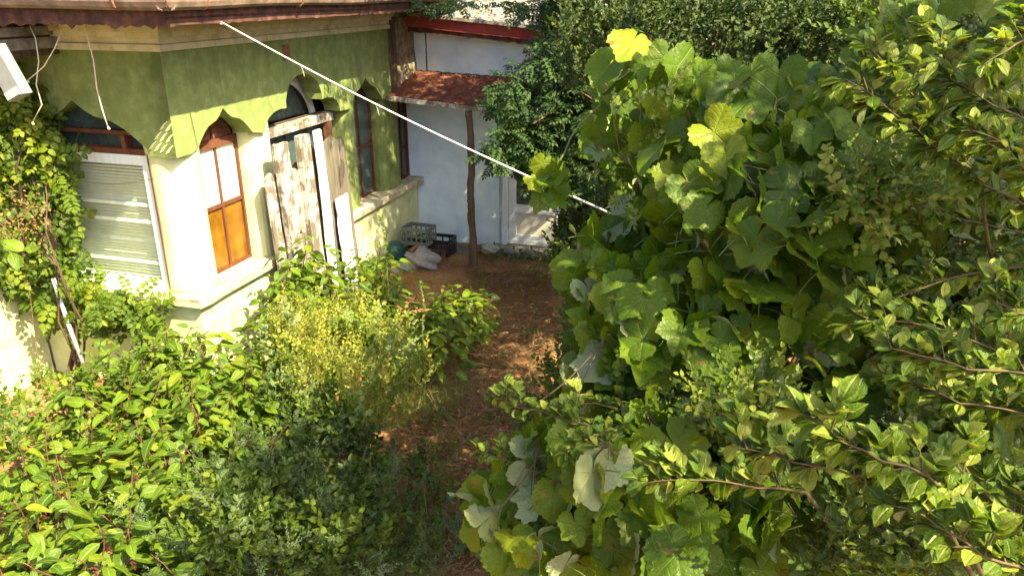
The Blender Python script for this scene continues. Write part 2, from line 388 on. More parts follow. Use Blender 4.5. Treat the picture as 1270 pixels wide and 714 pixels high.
def t_sprig(seed, n=13, wid=.32, leaf=.30, seg=3, spread=.75, tipup=.2, droop=0.0):
    """a twig along +Y, length 1, leaves spiralling round it"""
    r_ = random.Random(seed); P = []; pts = []
    for i in range(5):
        t = i / 4; pts.append(np.array([.06 * math.sin(seed + 4 * t), t, .05 * math.sin(seed * 2 + 5 * t) - droop * t * t]))
    for i in range(4): P.append(twig_tpl(pts[i], pts[i + 1], .012 * (1 - i / 6)))
    for i in range(n):
        t = (i + .6) / n; q = t * 4; j = min(3, int(q)); o = pts[j] + (pts[j + 1] - pts[j]) * (q - j)
        a = i * 2.4 + r_.uniform(-.4, .4); d = np.array([math.cos(a), 0, math.sin(a) * .8 + tipup]) * spread + np.array([0, .45 + .5 * t, 0])
        d /= np.linalg.norm(d)
        P.append(xf(t_ovate(seed * 77 + i, wid, seg, .3, .2), o, d, (r_.uniform(-.4, .4), r_.uniform(-.5, .1), 1), leaf * r_.uniform(.7, 1.1) * (1 - .35 * t)))
    return join(P)
def t_blade(seed, wid=.02, seg=3, bend=.5):
    r_ = random.Random(seed); V = []; T = []; UV = []; b = bend * r_.uniform(.3, 1.3)
    for i in range(seg + 1):
        t = i / seg; h = wid * (1 - t) ** .6 + .001
        for s in (-1, 1): V.append((s * h, t, -b * t * t)); UV.append((s * .1, t))
    for i in range(seg): a = i * 2; T += [(a, a + 1, a + 3), (a, a + 3, a + 2)]
    return V, T, UV, [0.0] * len(V)

def tpl_mesh(name, tpl, mt):
    V, T, UV, ve = tpl; me = bpy.data.meshes.new(name); me.from_pydata(V, [], T); me.update()
    finish(me, np.array(UV, float), np.array(ve, float), np.zeros(len(V)), mt); return me
def finish(me, uv, vein, rnd, mt):
    idx = np.zeros(len(me.loops), np.int32); me.loops.foreach_get('vertex_index', idx)
    ul = me.uv_layers.new(name='UVMap'); ul.data.foreach_set('uv', uv[idx].astype(np.float32).ravel())
    for nm, arr in (('vein', vein), ('rnd', rnd)):
        a = me.attributes.new(nm, 'FLOAT', 'POINT'); a.data.foreach_set('value', arr.astype(np.float32))
    me.polygons.foreach_set('use_smooth', np.ones(len(me.polygons), bool)); me.materials.append(mt); me.update()
def basis(d, up):
    d = d / (np.linalg.norm(d, axis=1, keepdims=True) + 1e-9)
    x = np.cross(d, up); x /= (np.linalg.norm(x, axis=1, keepdims=True) + 1e-9); z = np.cross(x, d)
    return x, d, z
def cloud(name, tpls, pos_, d, up, size, mt, parent=None, kind='stuff'):
    """one mesh of many leaves"""
    pos_ = np.asarray(pos_, float); nI = len(pos_); x, y, z = basis(np.asarray(d, float), np.asarray(up, float))
    size = np.broadcast_to(np.asarray(size, float), (nI,)); pick = rng.integers(0, len(tpls), nI); rn = rng.random(nI)
    Vs, Ts, Us, Ve, Rn = [], [], [], [], []; n0 = 0
    off = np.array(parent_loc(parent)) if parent is not None else np.zeros(3)
    for ti, (V, T, UV, ve) in enumerate(tpls):
        s = np.where(pick == ti)[0]
        if len(s) == 0: continue
        A = np.array(V, float); k = len(A)
        W = (A[None, :, 0:1] * x[s][:, None, :] + A[None, :, 1:2] * y[s][:, None, :] + A[None, :, 2:3] * z[s][:, None, :]) * size[s][:, None, None] + pos_[s][:, None, :] - off
        Vs.append(W.reshape(-1, 3)); Tt = np.array(T)[None] + (np.arange(len(s)) * k)[:, None, None] + n0; Ts.append(Tt.reshape(-1, 3)); n0 += k * len(s)
        Us.append(np.tile(np.array(UV, float), (len(s), 1))); Ve.append(np.tile(np.array(ve, float), len(s))); Rn.append(np.repeat(rn[s], k))
    V = np.concatenate(Vs).astype(np.float32); T = np.concatenate(Ts).astype(np.int32)
    me = bpy.data.meshes.new(name); me.vertices.add(len(V)); me.vertices.foreach_set('co', V.ravel())
    me.loops.add(T.size); me.loops.foreach_set('vertex_index', T.ravel())
    me.polygons.add(len(T)); me.polygons.foreach_set('loop_start', np.arange(0, T.size, 3, dtype=np.int32))
    me.update(calc_edges=True)
    finish(me, np.concatenate(Us), np.concatenate(Ve), np.concatenate(Rn), mt)
    o = new_obj(name, me, parent)
    if kind: o['kind'] = kind
    return o
def leaves(name, meshes, pos_, d, up, size, parent, only_label=None):
    """each leaf an object of its own; meshes shared"""
    pos_ = np.asarray(pos_, float); x, y, z = basis(np.asarray(d, float), np.asarray(up, float))
    size = np.broadcast_to(np.asarray(size, float), (len(pos_),)); off = np.array(parent_loc(parent)); out = []
    for i in range(len(pos_)):
        o = new_obj(name, meshes[int(rng.integers(0, len(meshes)))], parent); s = size[i]; p = pos_[i] - off
        o.matrix_local = Matrix(((x[i, 0] * s, y[i, 0] * s, z[i, 0] * s, p[0]), (x[i, 1] * s, y[i, 1] * s, z[i, 1] * s, p[1]), (x[i, 2] * s, y[i, 2] * s, z[i, 2] * s, p[2]), (0, 0, 0, 1)))
        out.append(o)
    return out
def unit(v): v = np.asarray(v, float); return v / (np.linalg.norm(v) + 1e-9)
LN = np.array(L)
def orient(n, nrm, jit, drop=1.0, dj=.6):
    """leaf normals around nrm, tips hanging down the blade's own slope"""
    nn = np.tile(unit(nrm), (n, 1)) + rng.normal(0, jit, (n, 3)); nn /= np.linalg.norm(nn, axis=1, keepdims=True)
    d = np.tile([0, 0, -drop], (n, 1)) + rng.normal(0, dj, (n, 3)); d -= nn * (d * nn).sum(1, keepdims=True)
    return d, nn
def inpoly(x, y, P):
    ins = np.zeros(len(x), bool); j = len(P) - 1
    for i in range(len(P)):
        xi, yi = P[i]; xj, yj = P[j]
        c = ((yi > y) != (yj > y)) & (x < (xj - xi) * (y - yi) / (yj - yi + 1e-12) + xi); ins ^= c; j = i
    return ins
def scatter(poly, n, gap=0.0):
    """n points in a pixel polygon, kept apart by gap"""
    P = np.array(poly, float); lo = P.min(0); hi = P.max(0); out = []; cells = {}
    tries = 0
    while len(out) < n and tries < 60:
        tries += 1; q = lo + rng.random((max(400, n), 2)) * (hi - lo); q = q[inpoly(q[:, 0], q[:, 1], P)]
        if not gap: out += list(q); continue
        for p in q:
            cx, cy_ = int(p[0] // gap), int(p[1] // gap); ok = True
            for a in (-1, 0, 1):
                for b in (-1, 0, 1):
                    for z in cells.get((cx + a, cy_ + b), ()):
                        if (z[0] - p[0]) ** 2 + (z[1] - p[1]) ** 2 < gap * gap: ok = False; break
            if ok: cells.setdefault((cx, cy_), []).append(p); out.append(p)
            if len(out) >= n: break
    return np.array(out[:n])
def idw(ctrl):
    C = np.array(ctrl, float)
    def f(x, y):
        d2 = (x[:, None] - C[None, :, 0]) ** 2 + (y[:, None] - C[None, :, 1]) ** 2 + 900
        wt = 1 / d2 ** 1.5; return (wt * C[None, :, 2]).sum(1) / wt.sum(1)
    return f
def at_many(px, py, d):
    x = (px - 635) / F * d; y = (357 - py) / F * d
    return np.stack([x, d * math.cos(PITCH) + y * math.sin(PITCH), CAM_H - d * math.sin(PITCH) + y * math.cos(PITCH)], 1)
def curve_pts(p0, p1, sag=0.0, wob=.05, n=6, seed=0):
    r_ = random.Random(seed); p0 = np.array(p0, float); p1 = np.array(p1, float); L_ = np.linalg.norm(p1 - p0)
    a, b = r_.uniform(0, 6), r_.uniform(0, 6); out = []
    for i in range(n):
        t = i / (n - 1); q = p0 + (p1 - p0) * t; s = math.sin(math.pi * t)
        out.append(q + np.array([math.sin(a + 5 * t) * wob * L_ * s, math.cos(b + 4 * t) * wob * L_ * s, sag * L_ * s]))
    return out
# ================================================================== THE SETTING: ground
def ground_h(x, y):
    return -.12 + .035 * np.sin(x * 1.7 + y * .9) + .025 * np.sin(x * 3.1 - y * 2.3 + 1) + .015 * np.sin(x * 7 + y * 5)
gx = np.concatenate([np.linspace(-60, -8, 14)[:-1], np.linspace(-8, 8, 110), np.linspace(8, 60, 14)[1:]])
gy = np.concatenate([np.linspace(-40, 1, 12)[:-1], np.linspace(1, 15, 100), np.linspace(15, 120, 20)[1:]])
GX, GY = np.meshgrid(gx, gy); GZ = ground_h(GX, GY); nx, ny = len(gx), len(gy)
me = bpy.data.meshes.new('ground')
me.from_pydata(np.stack([GX.ravel(), GY.ravel(), GZ.ravel()], 1).tolist(), [], [(j * nx + i, j * nx + i + 1, (j + 1) * nx + i + 1, (j + 1) * nx + i) for j in range(ny - 1) for i in range(nx - 1)])
me.polygons.foreach_set('use_smooth', [True] * len(me.polygons))
m, n, l, p = mat('soil_and_litter')
a = noise(n, l, 2.2, 8, .65); b_ = noise(n, l, 26, 6, .7); c_ = noise(n, l, 90, 3, .7)
col = ramp(n, l, math_(n, l, 'ADD', math_(n, l, 'MULTIPLY', a, .4), math_(n, l, 'MULTIPLY', b_, .6)), [(.35, (.11, .056, .026)), (.5, (.27, .15, .070)), (.65, (.45, .28, .145))])
l.new(col, p.inputs['Base Color']); p.inputs['Roughness'].default_value = .95; p.inputs['Specular IOR Level'].default_value = .1
bump(n, l, p, math_(n, l, 'ADD', b_, math_(n, l, 'MULTIPLY', c_, .5)), .9, .03)
me.materials.append(m); structure(new_obj('ground', me))

# ================================================================== THE GREEN HOUSE
AZ = R(16.5)
bd = np.array([math.sin(AZ), math.cos(AZ), 0]); bn = np.array([math.cos(AZ), -math.sin(AZ), 0])
P1 = np.array([-3.26, 7.38, 0.])
FB = frame(P1, bd, bn)                 # side wall: u runs away from the camera, n towards the yard
FA = frame(P1, -bn, -bd)               # end wall: u runs to the left, n towards the camera
PC = P1 + 5.83 * bd
FC = frame(PC, bn, -bd)                # annex wall: u to the right, n towards the camera
UL = 2.2
PD = P1 - UL * bn
FD = frame(PD, -bd, bn)                # wing wall at the far left: u towards the camera, n to the right
house = thing('house', 'old green plastered house with arched windows and a rusty eave', 'house', tuple(P1))

def ogee(u0, u1, zs, zt, k=7, tip=None):
    """lower edge of an ogee arch from (u0,zs) up to the tip and down to (u1,zs)"""
    c = (u0 + u1) / 2 if tip is None else tip; out = []
    for s in (0, 1):
        pts = []
        for i in range(k + 1):
            t = i / k; 
            # round shoulder then reversed curve to the point
            x = 1 - t; y = (math.sin(min(1, t / .62) * math.pi / 2) * .62 + max(0, (t - .62) / .38) ** 1.5 * .38)
            pts.append((t, y))
        if s == 0: out += [(u0 + (c - u0) * t, zs + (zt - zs) * y) for t, y in pts]
        else: out += [(u1 + (c - u1) * t, zs + (zt - zs) * y) for t, y in reversed(pts)][1:]
    return out
tref = [(1.50, 2.49), (1.53, 2.57), (1.60, 2.64), (1.72, 2.69), (1.86, 2.71), (1.99, 2.70), (1.99, 2.78), (2.04, 2.89), (2.13, 2.98), (2.26, 3.04), (2.41, 3.06),
        (2.56, 3.04), (2.69, 2.98), (2.78, 2.89), (2.83, 2.78), (2.83, 2.70), (2.96, 2.71), (3.10, 2.69), (3.20, 2.64), (3.26, 2.57), (3.28, 2.49)]
edge = [(0, 2.49), (.22, 2.49), (.29, 2.515)] + ogee(.33, 1.27, 2.53, 2.86) + tref + ogee(3.58, 4.58, 2.48, 2.86) + ogee(4.86, 5.74, 2.48, 2.84) + [(5.83, 2.48)]
mb = MB(); mb.prism(FB, edge + [(5.83, 3.76), (0, 3.76)], -.24, 0)
mb.build('wall', M['green'], house)
# end wall above its arch; butted behind the side wall
eA = [(.242, 2.49), (.32, 2.49)] + ogee(.34, 1.95, 2.56, 3.0) + [(1.98, 2.49), (UL, 2.49)]
mb = MB(); mb.prism(FA, eA + [(UL, 3.76), (.242, 3.76)], -.24, -.003); 
mb.prism(FA, [(0.003, 2.493), (.242, 2.493), (.242, 3.757), (0.003, 3.757)], -.236, 0.0)
mb.build('wall', M['green'], house)
# worked stucco on the corner pendant
mb = MB()
for i in range(4):
    for j in range(3 if i < 3 else 1):
        u = .05 + i * .065 - j * .02; z = 2.54 + j * .11 + i * .01
        if z + .1 * i > 2.95: continue
        for q in range(3):
            k = .018 * q
            mb.tube([FA(u - .03 + k, .004, z + .07 - k * .6), FA(u + .01 + k, .006, z + .03 - k * .6), FA(u + .03 + k, .004, z - k * .5)], .005, 4)
mb.build('stucco_relief', M['column'], house)
# lower walls
mb = MB(); mb.box(FB, .03, 5.83, -.25, -.03, -.5, .92); mb.build('lower_wall', M['lower'], house)
mb = MB(); mb.box(FA, .252, UL, -.25, -.03, -.5, .92); mb.build('lower_wall', M['lower'], house)
# sills
mb = MB(); mb.box(FB, -.055, 5.70, -.34, .055, .92, 1.03); mb.build('window_sill', M['sill'], house, bevel=.012, rough=.008)
mb = MB()
pts = [(5.703 + .30 * math.cos(t), -.13 + .24 * math.sin(t)) for t in np.linspace(-math.pi / 2, math.pi / 2, 12)]
V = [FB(u, n_, .915) for u, n_ in pts] + [FB(u, n_, 1.035) for u, n_ in pts]; k = len(pts)
mb.add(V, [tuple(range(k - 1, -1, -1)), tuple(range(k, 2 * k))] + [(i, (i + 1) % k, (i + 1) % k + k, i + k) for i in range(k)])
mb.build('window_sill', M['sill'], house, bevel=.012)
mb = MB(); mb.box(FA, -.052, UL, -.34, .055, .917, 1.028); mb.build('window_sill', M['column'], house, bevel=.012, rough=.006)
# columns and piers
def col_round(c, r, nm='column'):
    mb = MB(); mb.lathe((c[0], c[1], 0), [(r * 1.06, 1.02), (r * 1.0, 1.08), (r * .97, 1.8), (r, 2.44), (r * 1.02, 2.56), (r * 1.02, 2.62)], 28)
    mb.build(nm, M['column'], house, smooth=True)
c = FB(.29, -.29, 0); col_round(c, .255)
for u0, u1 in ((1.31, 1.74), (3.44, 3.86), (4.68, 5.34)):
    k = 10; prof = []
    for i in range(k + 1):
        t = math.pi * i / k; prof.append(((u0 + u1) / 2 - (u1 - u0) / 2 * math.copysign(abs(math.cos(t)) ** .55, math.cos(t)), -.30 + .25 * abs(math.sin(t)) ** .55))
    V = [FB(u, n_, 1.025) for u, n_ in prof] + [FB(u, n_, 2.66) for u, n_ in prof]; kk = len(prof)
    mb = MB(); mb.add(V, [(i, (i + 1) % kk, (i + 1) % kk + kk, i + kk) for i in range(kk)] + [tuple(range(kk - 1, -1, -1)), tuple(range(kk, 2 * kk))])
    mb.build('pier', M['column'] if u0 < 3 else M['green'], house, smooth=False, bevel=.01)
# back wall of the recesses (painted black for the unlit rooms behind the panes)
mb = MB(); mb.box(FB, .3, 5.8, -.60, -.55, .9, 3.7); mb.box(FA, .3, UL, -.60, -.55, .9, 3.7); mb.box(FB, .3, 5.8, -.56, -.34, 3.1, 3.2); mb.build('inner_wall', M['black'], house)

def window(fr, u0, u1, z0, z1, nn, fw, fm, cols, rails, panes, fd=.05, mw=.03, parent=house):
    """frame ring with mullions; panes coloured by function(col,row)"""
    mb = MB()
    mb.box(fr, u0, u0 + fw, nn, nn + fd, z0, z1); mb.box(fr, u1 - fw, u1, nn, nn + fd, z0, z1)
    mb.box(fr, u0 + fw, u1 - fw, nn + .002, nn + fd - .002, z0, z0 + fw); mb.box(fr, u0 + fw, u1 - fw, nn + .002, nn + fd - .002, z1 - fw, z1)
    W = mb.build('window', fm, parent)
    zs = [z0 + fw] + list(rails) + [z1 - fw]; us = [u0 + fw + (u1 - u0 - 2 * fw) * i / cols for i in range(cols + 1)]
    for z in rails:
        mb = MB(); mb.box(fr, u0 + fw, u1 - fw, nn + .004, nn + fd - .006, z - mw / 2 - .006, z + mw / 2 + .006); mb.build('rail', fm, W)
    for u in us[1:-1]:
        mb = MB(); mb.box(fr, u - mw / 2, u + mw / 2, nn + .006, nn + fd - .010, z0 + fw, z1 - fw); mb.build('mullion', fm, W)
    for i in range(cols):
        for j in range(len(zs) - 1):
            mt = panes(i, j)
            if mt is None: continue
            mb = MB(); mb.box(fr, us[i] + .001, us[i + 1] - .001, nn + .010, nn + .016, zs[j], zs[j + 1]); mb.build('pane', mt, W)
    return W
# narrow window with two orange panes below and two pale panes above
W1 = window(FB, .545, 1.31, 1.03, 2.50, -.30, .03, M['brown_wood'], 2, [1.77, 2.44], lambda i, j: [M['orange'], M['frost'], M['glass']][j])
mb = MB(); mb.box(FB, .56, 1.30, -.30, -.245, 2.415, 2.475); mb.build('rail', M['brown_wood'], W1)
mb = MB(); mb.box(FB, .915, .945, -.295, -.26, 2.475, 2.82); 
for s in (-1, 1):
    for i in range(7):
        t = i / 6.; mb.tube([FB(.93 + s * .02, -.275, 2.76 - .03 * i), FB(.93 + s * (.06 + .05 * i), -.275, 2.70 - .035 * i + .0)], .004, 4)
mb.build('fan_lattice', M['brown_wood'], W1)
mb = MB(); mb.prism(FB, [(.56, 2.48), (1.30, 2.48), (1.24, 2.62), (1.1, 2.72), (.93, 2.84), (.76, 2.72), (.62, 2.62)], -.31, -.30); mb.build('pane', M['rusty_iron'], W1)
# wide window under the three-lobed arch
W2 = window(FB, 1.76, 3.42, 1.03, 2.48, -.32, .04, M['dark_wood'], 3, [1.9], lambda i, j: M['glass_teal'])
mb = MB(); mb.box(FB, 1.62, 3.38, -.24, -.17, 2.36, 2.47, .008); mb.build('lintel_board', M['plank'], W2)
mb = MB(); mb.box(FB, 3.22, 3.34, -.25, -.18, 1.5, 2.36, .006); mb.build('side_board', M['rusty_iron'], W2)
mb = MB(); mb.box(FB, 1.4, 3.4, -.42, -.40, 2.48, 3.2); mb.build('pane', M['glass'], W2)
arc = [(3.18 + .0 * math.cos(t), 2.48) for t in (0,)]
mb = MB()
ap = [FB(2.35 + .85 * math.sin(t), -.33, 2.36 + .72 * math.cos(t)) for t in np.linspace(-.15, 1.5, 12)]; aq = [FB(2.35 + .74 * math.sin(t), -.33, 2.36 + .60 * math.cos(t)) for t in np.linspace(-.15, 1.5, 12)]
mb.add(ap + aq, [(i, i + 1, i + 13, i + 12) for i in range(11)])
ap2 = [p_ - .03 * bn for p_ in ap]; aq2 = [p_ - .03 * bn for p_ in aq]
mb.add(ap2 + aq2, [(i, i + 12, i + 13, i + 1) for i in range(11)]); mb.add(aq + aq2, [(i, i + 1, i + 13, i + 12) for i in range(11)])
mb.build('lit_band', M['white_frame'], W2)  # pale curved band put in for the sunlight on the inside wall
# two shaded windows further along
W3 = window(FB, 3.87, 4.67, 1.03, 2.62, -.30, .03, M['brown_wood'], 2, [1.80], lambda i, j: M['glass_teal'])
mb = MB(); mb.prism(FB, [(3.6, 2.62), (4.6, 2.62), (4.55, 2.75), (4.1, 2.90), (3.66, 2.75)], -.28, -.26); mb.build('lintel_board', M['brown_wood'], W3)
W4 = window(FB, 5.35, 5.83, 1.03, 2.62, -.22, .05, M['brown_wood'], 2, [1.55, 2.1], lambda i, j: M['glass_teal'])
# big pale-blue framed window in the end wall, blinds behind the glass
W5 = window(FA, .40, 1.98, 1.03, 2.47, -.14, .10, M['blue_frame'], 1, [], lambda i, j: None, fd=.06)
SL = stuff(MB().build('blind', M['blind'], W5)) if False else None
mb = MB(); z = 1.14
while z < 2.36:
    if not (1.52 < z < 1.56 or 1.95 < z < 1.98):
        mb.add([FA(.50, -.135, z), FA(1.88, -.135, z), FA(1.88, -.118, z + .028), FA(.50, -.118, z + .028)], [(0, 1, 2, 3)])
    z += .0335
stuff(mb.build('blind', M['blind'], W5))
mb = MB(); mb.box(FA, .5, 1.88, -.22, -.20, 1.13, 2.37); mb.build('backing', M['blind'], W5)
for z in (1.30, 1.75, 1.93):
    mb = MB(); mb.box(FA, .50, 1.88, -.116, -.106, z, z + .035); mb.build('rail', M['blind'], W5)
mb = MB(); mb.box(FA, .36, 1.98, -.20, -.08, 2.475, 2.53); mb.box(FA, .68, .73, -.20, -.10, 2.53, 2.66); mb.box(FA, .36, 1.98, -.19, -.12, 2.66, 2.70); mb.build('transom', M['brown_wood'], house)
mb = MB(); mb.box(FA, .36, 1.98, -.215, -.205, 2.53, 3.05); mb.build('pane', M['glass'], house)
mb = MB(); mb.box(FA, .385, .399, -.20, -.05, 1.03, 2.5); mb.build('window_jamb', M['brown_wood'], house)
# bare render pilaster near the annex, patches, bracket
mb = MB(); mb.box(FB, 4.93, 5.82, .002, .035, 2.60, 3.62); mb.build('bare_render', M['rough_wall'], house, rough=.02)
mb = MB(); mb.box(FB, 4.90, 5.02, .03, .075, 2.5, 3.66); mb.build('timber_post', M['dark_wood'], house, rough=.008)
mb = MB(); mb.box(FB, 2.02, 2.14, .002, .03, 3.25, 3.42, .008); mb.build('bracket', M['rusty_iron'], house)
# cornice: three stepped bands on both walls
for fr, u0, u1 in ((FB, 0, 4.9), (FA, 0, UL)):
    for k, (z0, z1, pr) in enumerate(((3.48, 3.545, .05), (3.545, 3.60, .03), (3.60, 3.655, .075), (3.655, 3.72, .12), (3.72, 3.77, .15))):
        mb = MB(); e = pr if fr is FB else pr - .002; mb.box(fr, -e, u1, .001, e, z0 + .001, z1)
        mb.build('cornice', M['cornice'], house, bevel=.006)
# eave: soffit, jagged valance, gutter, roof tiles
OV = .75
mb = MB()
V = [FB(-OV, OV, 3.79), FB(5.9, OV, 3.79), FB(5.9, -3.5, 3.79), FB(-OV, -3.5, 3.79)]; V2 = [v + np.array([0, 0, .02]) for v in V]
mb.add(V + V2, [(0, 3, 2, 1), (4, 5, 6, 7), (0, 1, 5, 4), (1, 2, 6, 5), (2, 3, 7, 6), (3, 0, 4, 7)]); mb.build('soffit', M['valance'], house)
def jag(fr, u0, u1, n_, z0, z1, amp, step, nm, mt):
    us = np.arange(u0, u1 + step, step); lo = [z0 - random.uniform(0, amp) * (1.0 if random.random() < .5 else .3) for _ in us]
    poly = [(u, q) for u, q in zip(us, lo)] + [(us[-1], z1), (us[0], z1)]
    mb = MB(); mb.prism(fr, poly, n_ - .012, n_); return mb.build(nm, mt, house)
jag(FB, -OV, 5.9, OV, 3.745, 3.90, .018, .06, 'valance', M['valance'])
jag(FA, -OV + .01, 3.6, OV + .004, 3.75, 3.90, .05, .045, 'valance', M['valance'])
def gutter(fr, u0, u1, n_):
    mb = MB(); pr = [(n_ + .004, 3.955), (n_ + .008, 3.915), (n_ + .035, 3.875), (n_ + .075, 3.865), (n_ + .11, 3.89), (n_ + .125, 3.93), (n_ + .125, 3.965)]
    pr2 = [(a - .006 if i > 2 else a + .006, z + .006) for i, (a, z) in enumerate(pr)]
    us = np.arange(u0, u1, .5); P = pr + pr2[::-1]; k = len(P); V = []
    for i, u in enumerate(us):
        s = .008 * math.sin(u * 2.1); V += [fr(u, a, z + s) for a, z in P]
    mb.add(V, [(i * k + j, i * k + (j + 1) % k, (i + 1) * k + (j + 1) % k, (i + 1) * k + j) for i in range(len(us) - 1) for j in range(k)])
    g = mb.build('gutter', M['gutter'], house, smooth=False)
    for u in us[1::3]:
        mb = MB(); P3 = [(a * 1.0 + (.004 if i > 2 else -.0), z - .004) for i, (a, z) in enumerate(pr)]
        mb.tube([fr(u, a, z) for a, z in P3], .010, 5); mb.build('strap', M['rusty_iron'], g)
gutter(FB, -OV - .12, 6.2, OV); gutter(FA, -OV - .12, 4.2, OV)
# roof slope with tiles: first courses are separate tiles
def roof_slope(fr, u0, u1):
    sl = .42
    mb = MB(); V = [fr(u0, OV + .05, 3.965), fr(u1, OV + .05, 3.965), fr(u1, -3.2, 3.965 + sl * 3.95), fr(u0 + 3.95, -3.2, 3.965 + sl * 3.95)]
    mb.add(V, [(0, 1, 2, 3)]); rf = mb.build('roof', M['tile'], house)
    base = None; u = u0 + .05
    while u < u1:
        for row in range(2):
            n0 = OV + .09 - row * .30; P = []
            if u < u0 + .05 + row * .32: continue
            if base is None:
                mb = MB()
                for nn_ in (0, -.36):
                    for a in np.linspace(0, math.pi, 7): P.append(fr(.11 - .11 * math.cos(a), nn_, .02 + .055 * math.sin(a) - nn_ * sl) - fr(0, 0, 0))
                o_ = [q + np.array([0, 0, -.012]) for q in P]
                mb.add(P + o_, [(i, i + 1, i + 8, i + 7) for i in range(6)] + [(i + 14, i + 21, i + 22, i + 15) for i in range(6)] + [(i, i + 14, i + 15, i + 1) for i in range(6)])
                t = mb.build('tile', M['tile'], None, smooth=True); base = t.data; t.parent = rf
            else: t = new_obj('tile', base, rf)
            q = fr(u, n0, 3.965 + .012 - (n0 - OV - .05) * sl) - np.array(parent_loc(rf)); t.location = q + rng.normal(0, .006, 3)
        u += .225
roof_slope(FB, -OV, 6.3); roof_slope(FA, -OV, 4.6)
# wing at the far left, its wall sunlit
mb = MB(); mb.box(FD, -.0, 3.2, -.25, 0, -.5, 2.2); mb.build('lower_wall', M['lower'], house)
mb = MB(); mb.box(FD, .003, 3.2, -.253, .003, 2.2, 3.4); mb.build('wall', M['green'], house)
mb = MB(); mb.box(FA, 1.16, UL, .0, 3.2, 3.44, 3.74); mb.build('boxed_eave', M['dark_wood'], house, rough=.008, cut=.3)
mb = MB(); mb.box(FA, 1.13, 1.159, .0, 3.2, 3.50, 3.60); mb.box(FA, 1.12, 1.159, .0, 3.2, 3.62, 3.70); mb.build('fascia', M['slate'], house)

# ================================================================== THE BLUE-WHITE ANNEX
annex = thing('annex', 'blue-white limewashed annex with a red fascia and a white door', 'outbuilding', tuple(PC))
mb = MB(); mb.prism(FC, [(-.8, -.4), (1.50, -.4), (1.50, 2.15), (2.66, 2.15), (2.66, -.4), (6.5, -.4), (6.5, 3.0), (-.8, 3.62)], -.25, 0); mb.build('wall', M['whitewash'], annex)
mb = MB(); mb.box(FC, .22, .236, .002, .010, 2.80, 3.5, .002); mb.build('cable', M['black'], annex)
mb = MB(); mb.box(FC, 1.455, 1.495, .001, .03, -.1, 2.3); mb.build('corner_trim', M['pipe'], annex)
D0 = window(FC, 1.53, 2.62, -.03, 2.10, -.08, .07, M['white_frame'], 1, [], lambda i, j: None, fd=.07, parent=annex); D0.name = 'door_frame'
mb = MB(); mb.box(FC, 1.61, 1.735, -.07, -.025, .04, 2.02); mb.box(FC, 2.44, 2.545, -.07, -.025, .04, 2.02); mb.box(FC, 1.735, 2.44, -.07, -.027, .04, .13); mb.box(FC, 1.735, 2.44, -.07, -.027, .52, .66); mb.box(FC, 1.735, 2.44, -.07, -.027, 1.9, 2.02)
DR = mb.build('door', M['white_frame'], annex)
mb = MB(); mb.box(FC, 1.72, 2.45, -.062, -.050, .12, .54); mb.build('door_panel', M['panel'], DR)
mb = MB(); mb.box(FC, 1.72, 2.45, -.062, -.054, .65, 1.91); mb.build('door_pane', M['glass'], DR)
mb = MB(); mb.box(FC, 2.47, 2.51, -.025, .0, .98, 1.14); mb.tube([FC(2.49, .0, 1.08), FC(2.49, .04, 1.08), FC(2.38, .045, 1.08)], .009, 6); mb.build('door_handle', M['pipe'], DR)
mb = MB(); mb.box(FC, 1.36, 3.4, .002, .34, -.32, -.05); mb.build('door_step', M['concrete'], annex, bevel=.01, rough=.012)
mb = MB(); mb.box(FC, .1, 1.35, .002, .10, -.32, -.09); mb.build('plinth', M['concrete'], annex, rough=.012)
# fascia and roof slope down to the right
def zf(u): return 3.60 - .085 * u
mb = MB(); k = [(-.02, zf(0) - .105), (4.5, zf(4.5) - .105), (4.5, zf(4.5) + .055), (-.02, zf(0) + .055)]; mb.prism(FC, k, .28, .30); mb.build('fascia', M['red'], annex)
us = np.arange(-.0, 4.5, .05); lo = [(u, zf(u) - .17 - random.uniform(0, .02)) for u in us]
mb = MB(); mb.prism(FC, lo + [(us[-1], zf(us[-1]) - .10), (0, zf(0) - .10)], .262, .276); mb.build('drip_board', M['valance'], annex)
mb = MB()
V = [FC(-.02, .36, zf(0) + .06), FC(4.6, .36, zf(4.6) + .06), FC(4.6, -6, zf(4.6) + .75), FC(-.02, -6, zf(0) + .75)]
mb.add(V + [v + np.array([0, 0, .05]) for v in V], [(0, 3, 2, 1), (4, 5, 6, 7), (0, 1, 5, 4), (1, 2, 6, 5), (2, 3, 7, 6), (3, 0, 4, 7)]); rf = mb.build('roof', M['slate'], annex)
for i in range(19):
    u = .05 + i * .24; mb = MB(); mb.tube([FC(u, .36, zf(u) + .115), FC(u, -2.5, zf(u) + .115 + 2.86 * .108)], .022, 5); mb.build('roof_rib', M['slate'], rf)
# awning of rusty sheet over the yard corner
def za(u, n_): return 2.80 - .04 * u - (n_ / 1.08) * (.27 + .035 * u)
mb = MB(); us = np.linspace(.02, 1.9, 24); V = []
for n_ in np.linspace(0, 1.10, 9):
    for i, u in enumerate(us): V.append(FC(u, n_, za(u, n_) + (.010 if i % 2 else -.004)))
k = len(us); V2 = [v - np.array([0, 0, .012]) for v in V]; m9 = 9
Fs = [(j * k + i, j * k + i + 1, (j + 1) * k + i + 1, (j + 1) * k + i) for j in range(m9 - 1) for i in range(k - 1)]
mb.add(V, Fs); mb.add(V2, [f[::-1] for f in Fs])
AW = mb.build('awning', M['rust'], annex)
mb = MB(); 
V = [FC(.0, 1.10, za(0, 1.10) - .075), FC(1.92, 1.10, za(1.92, 1.10) - .062), FC(1.92, 1.10, za(1.92, 1.10) - .003), FC(.0, 1.10, za(0, 1.10) - .003)]
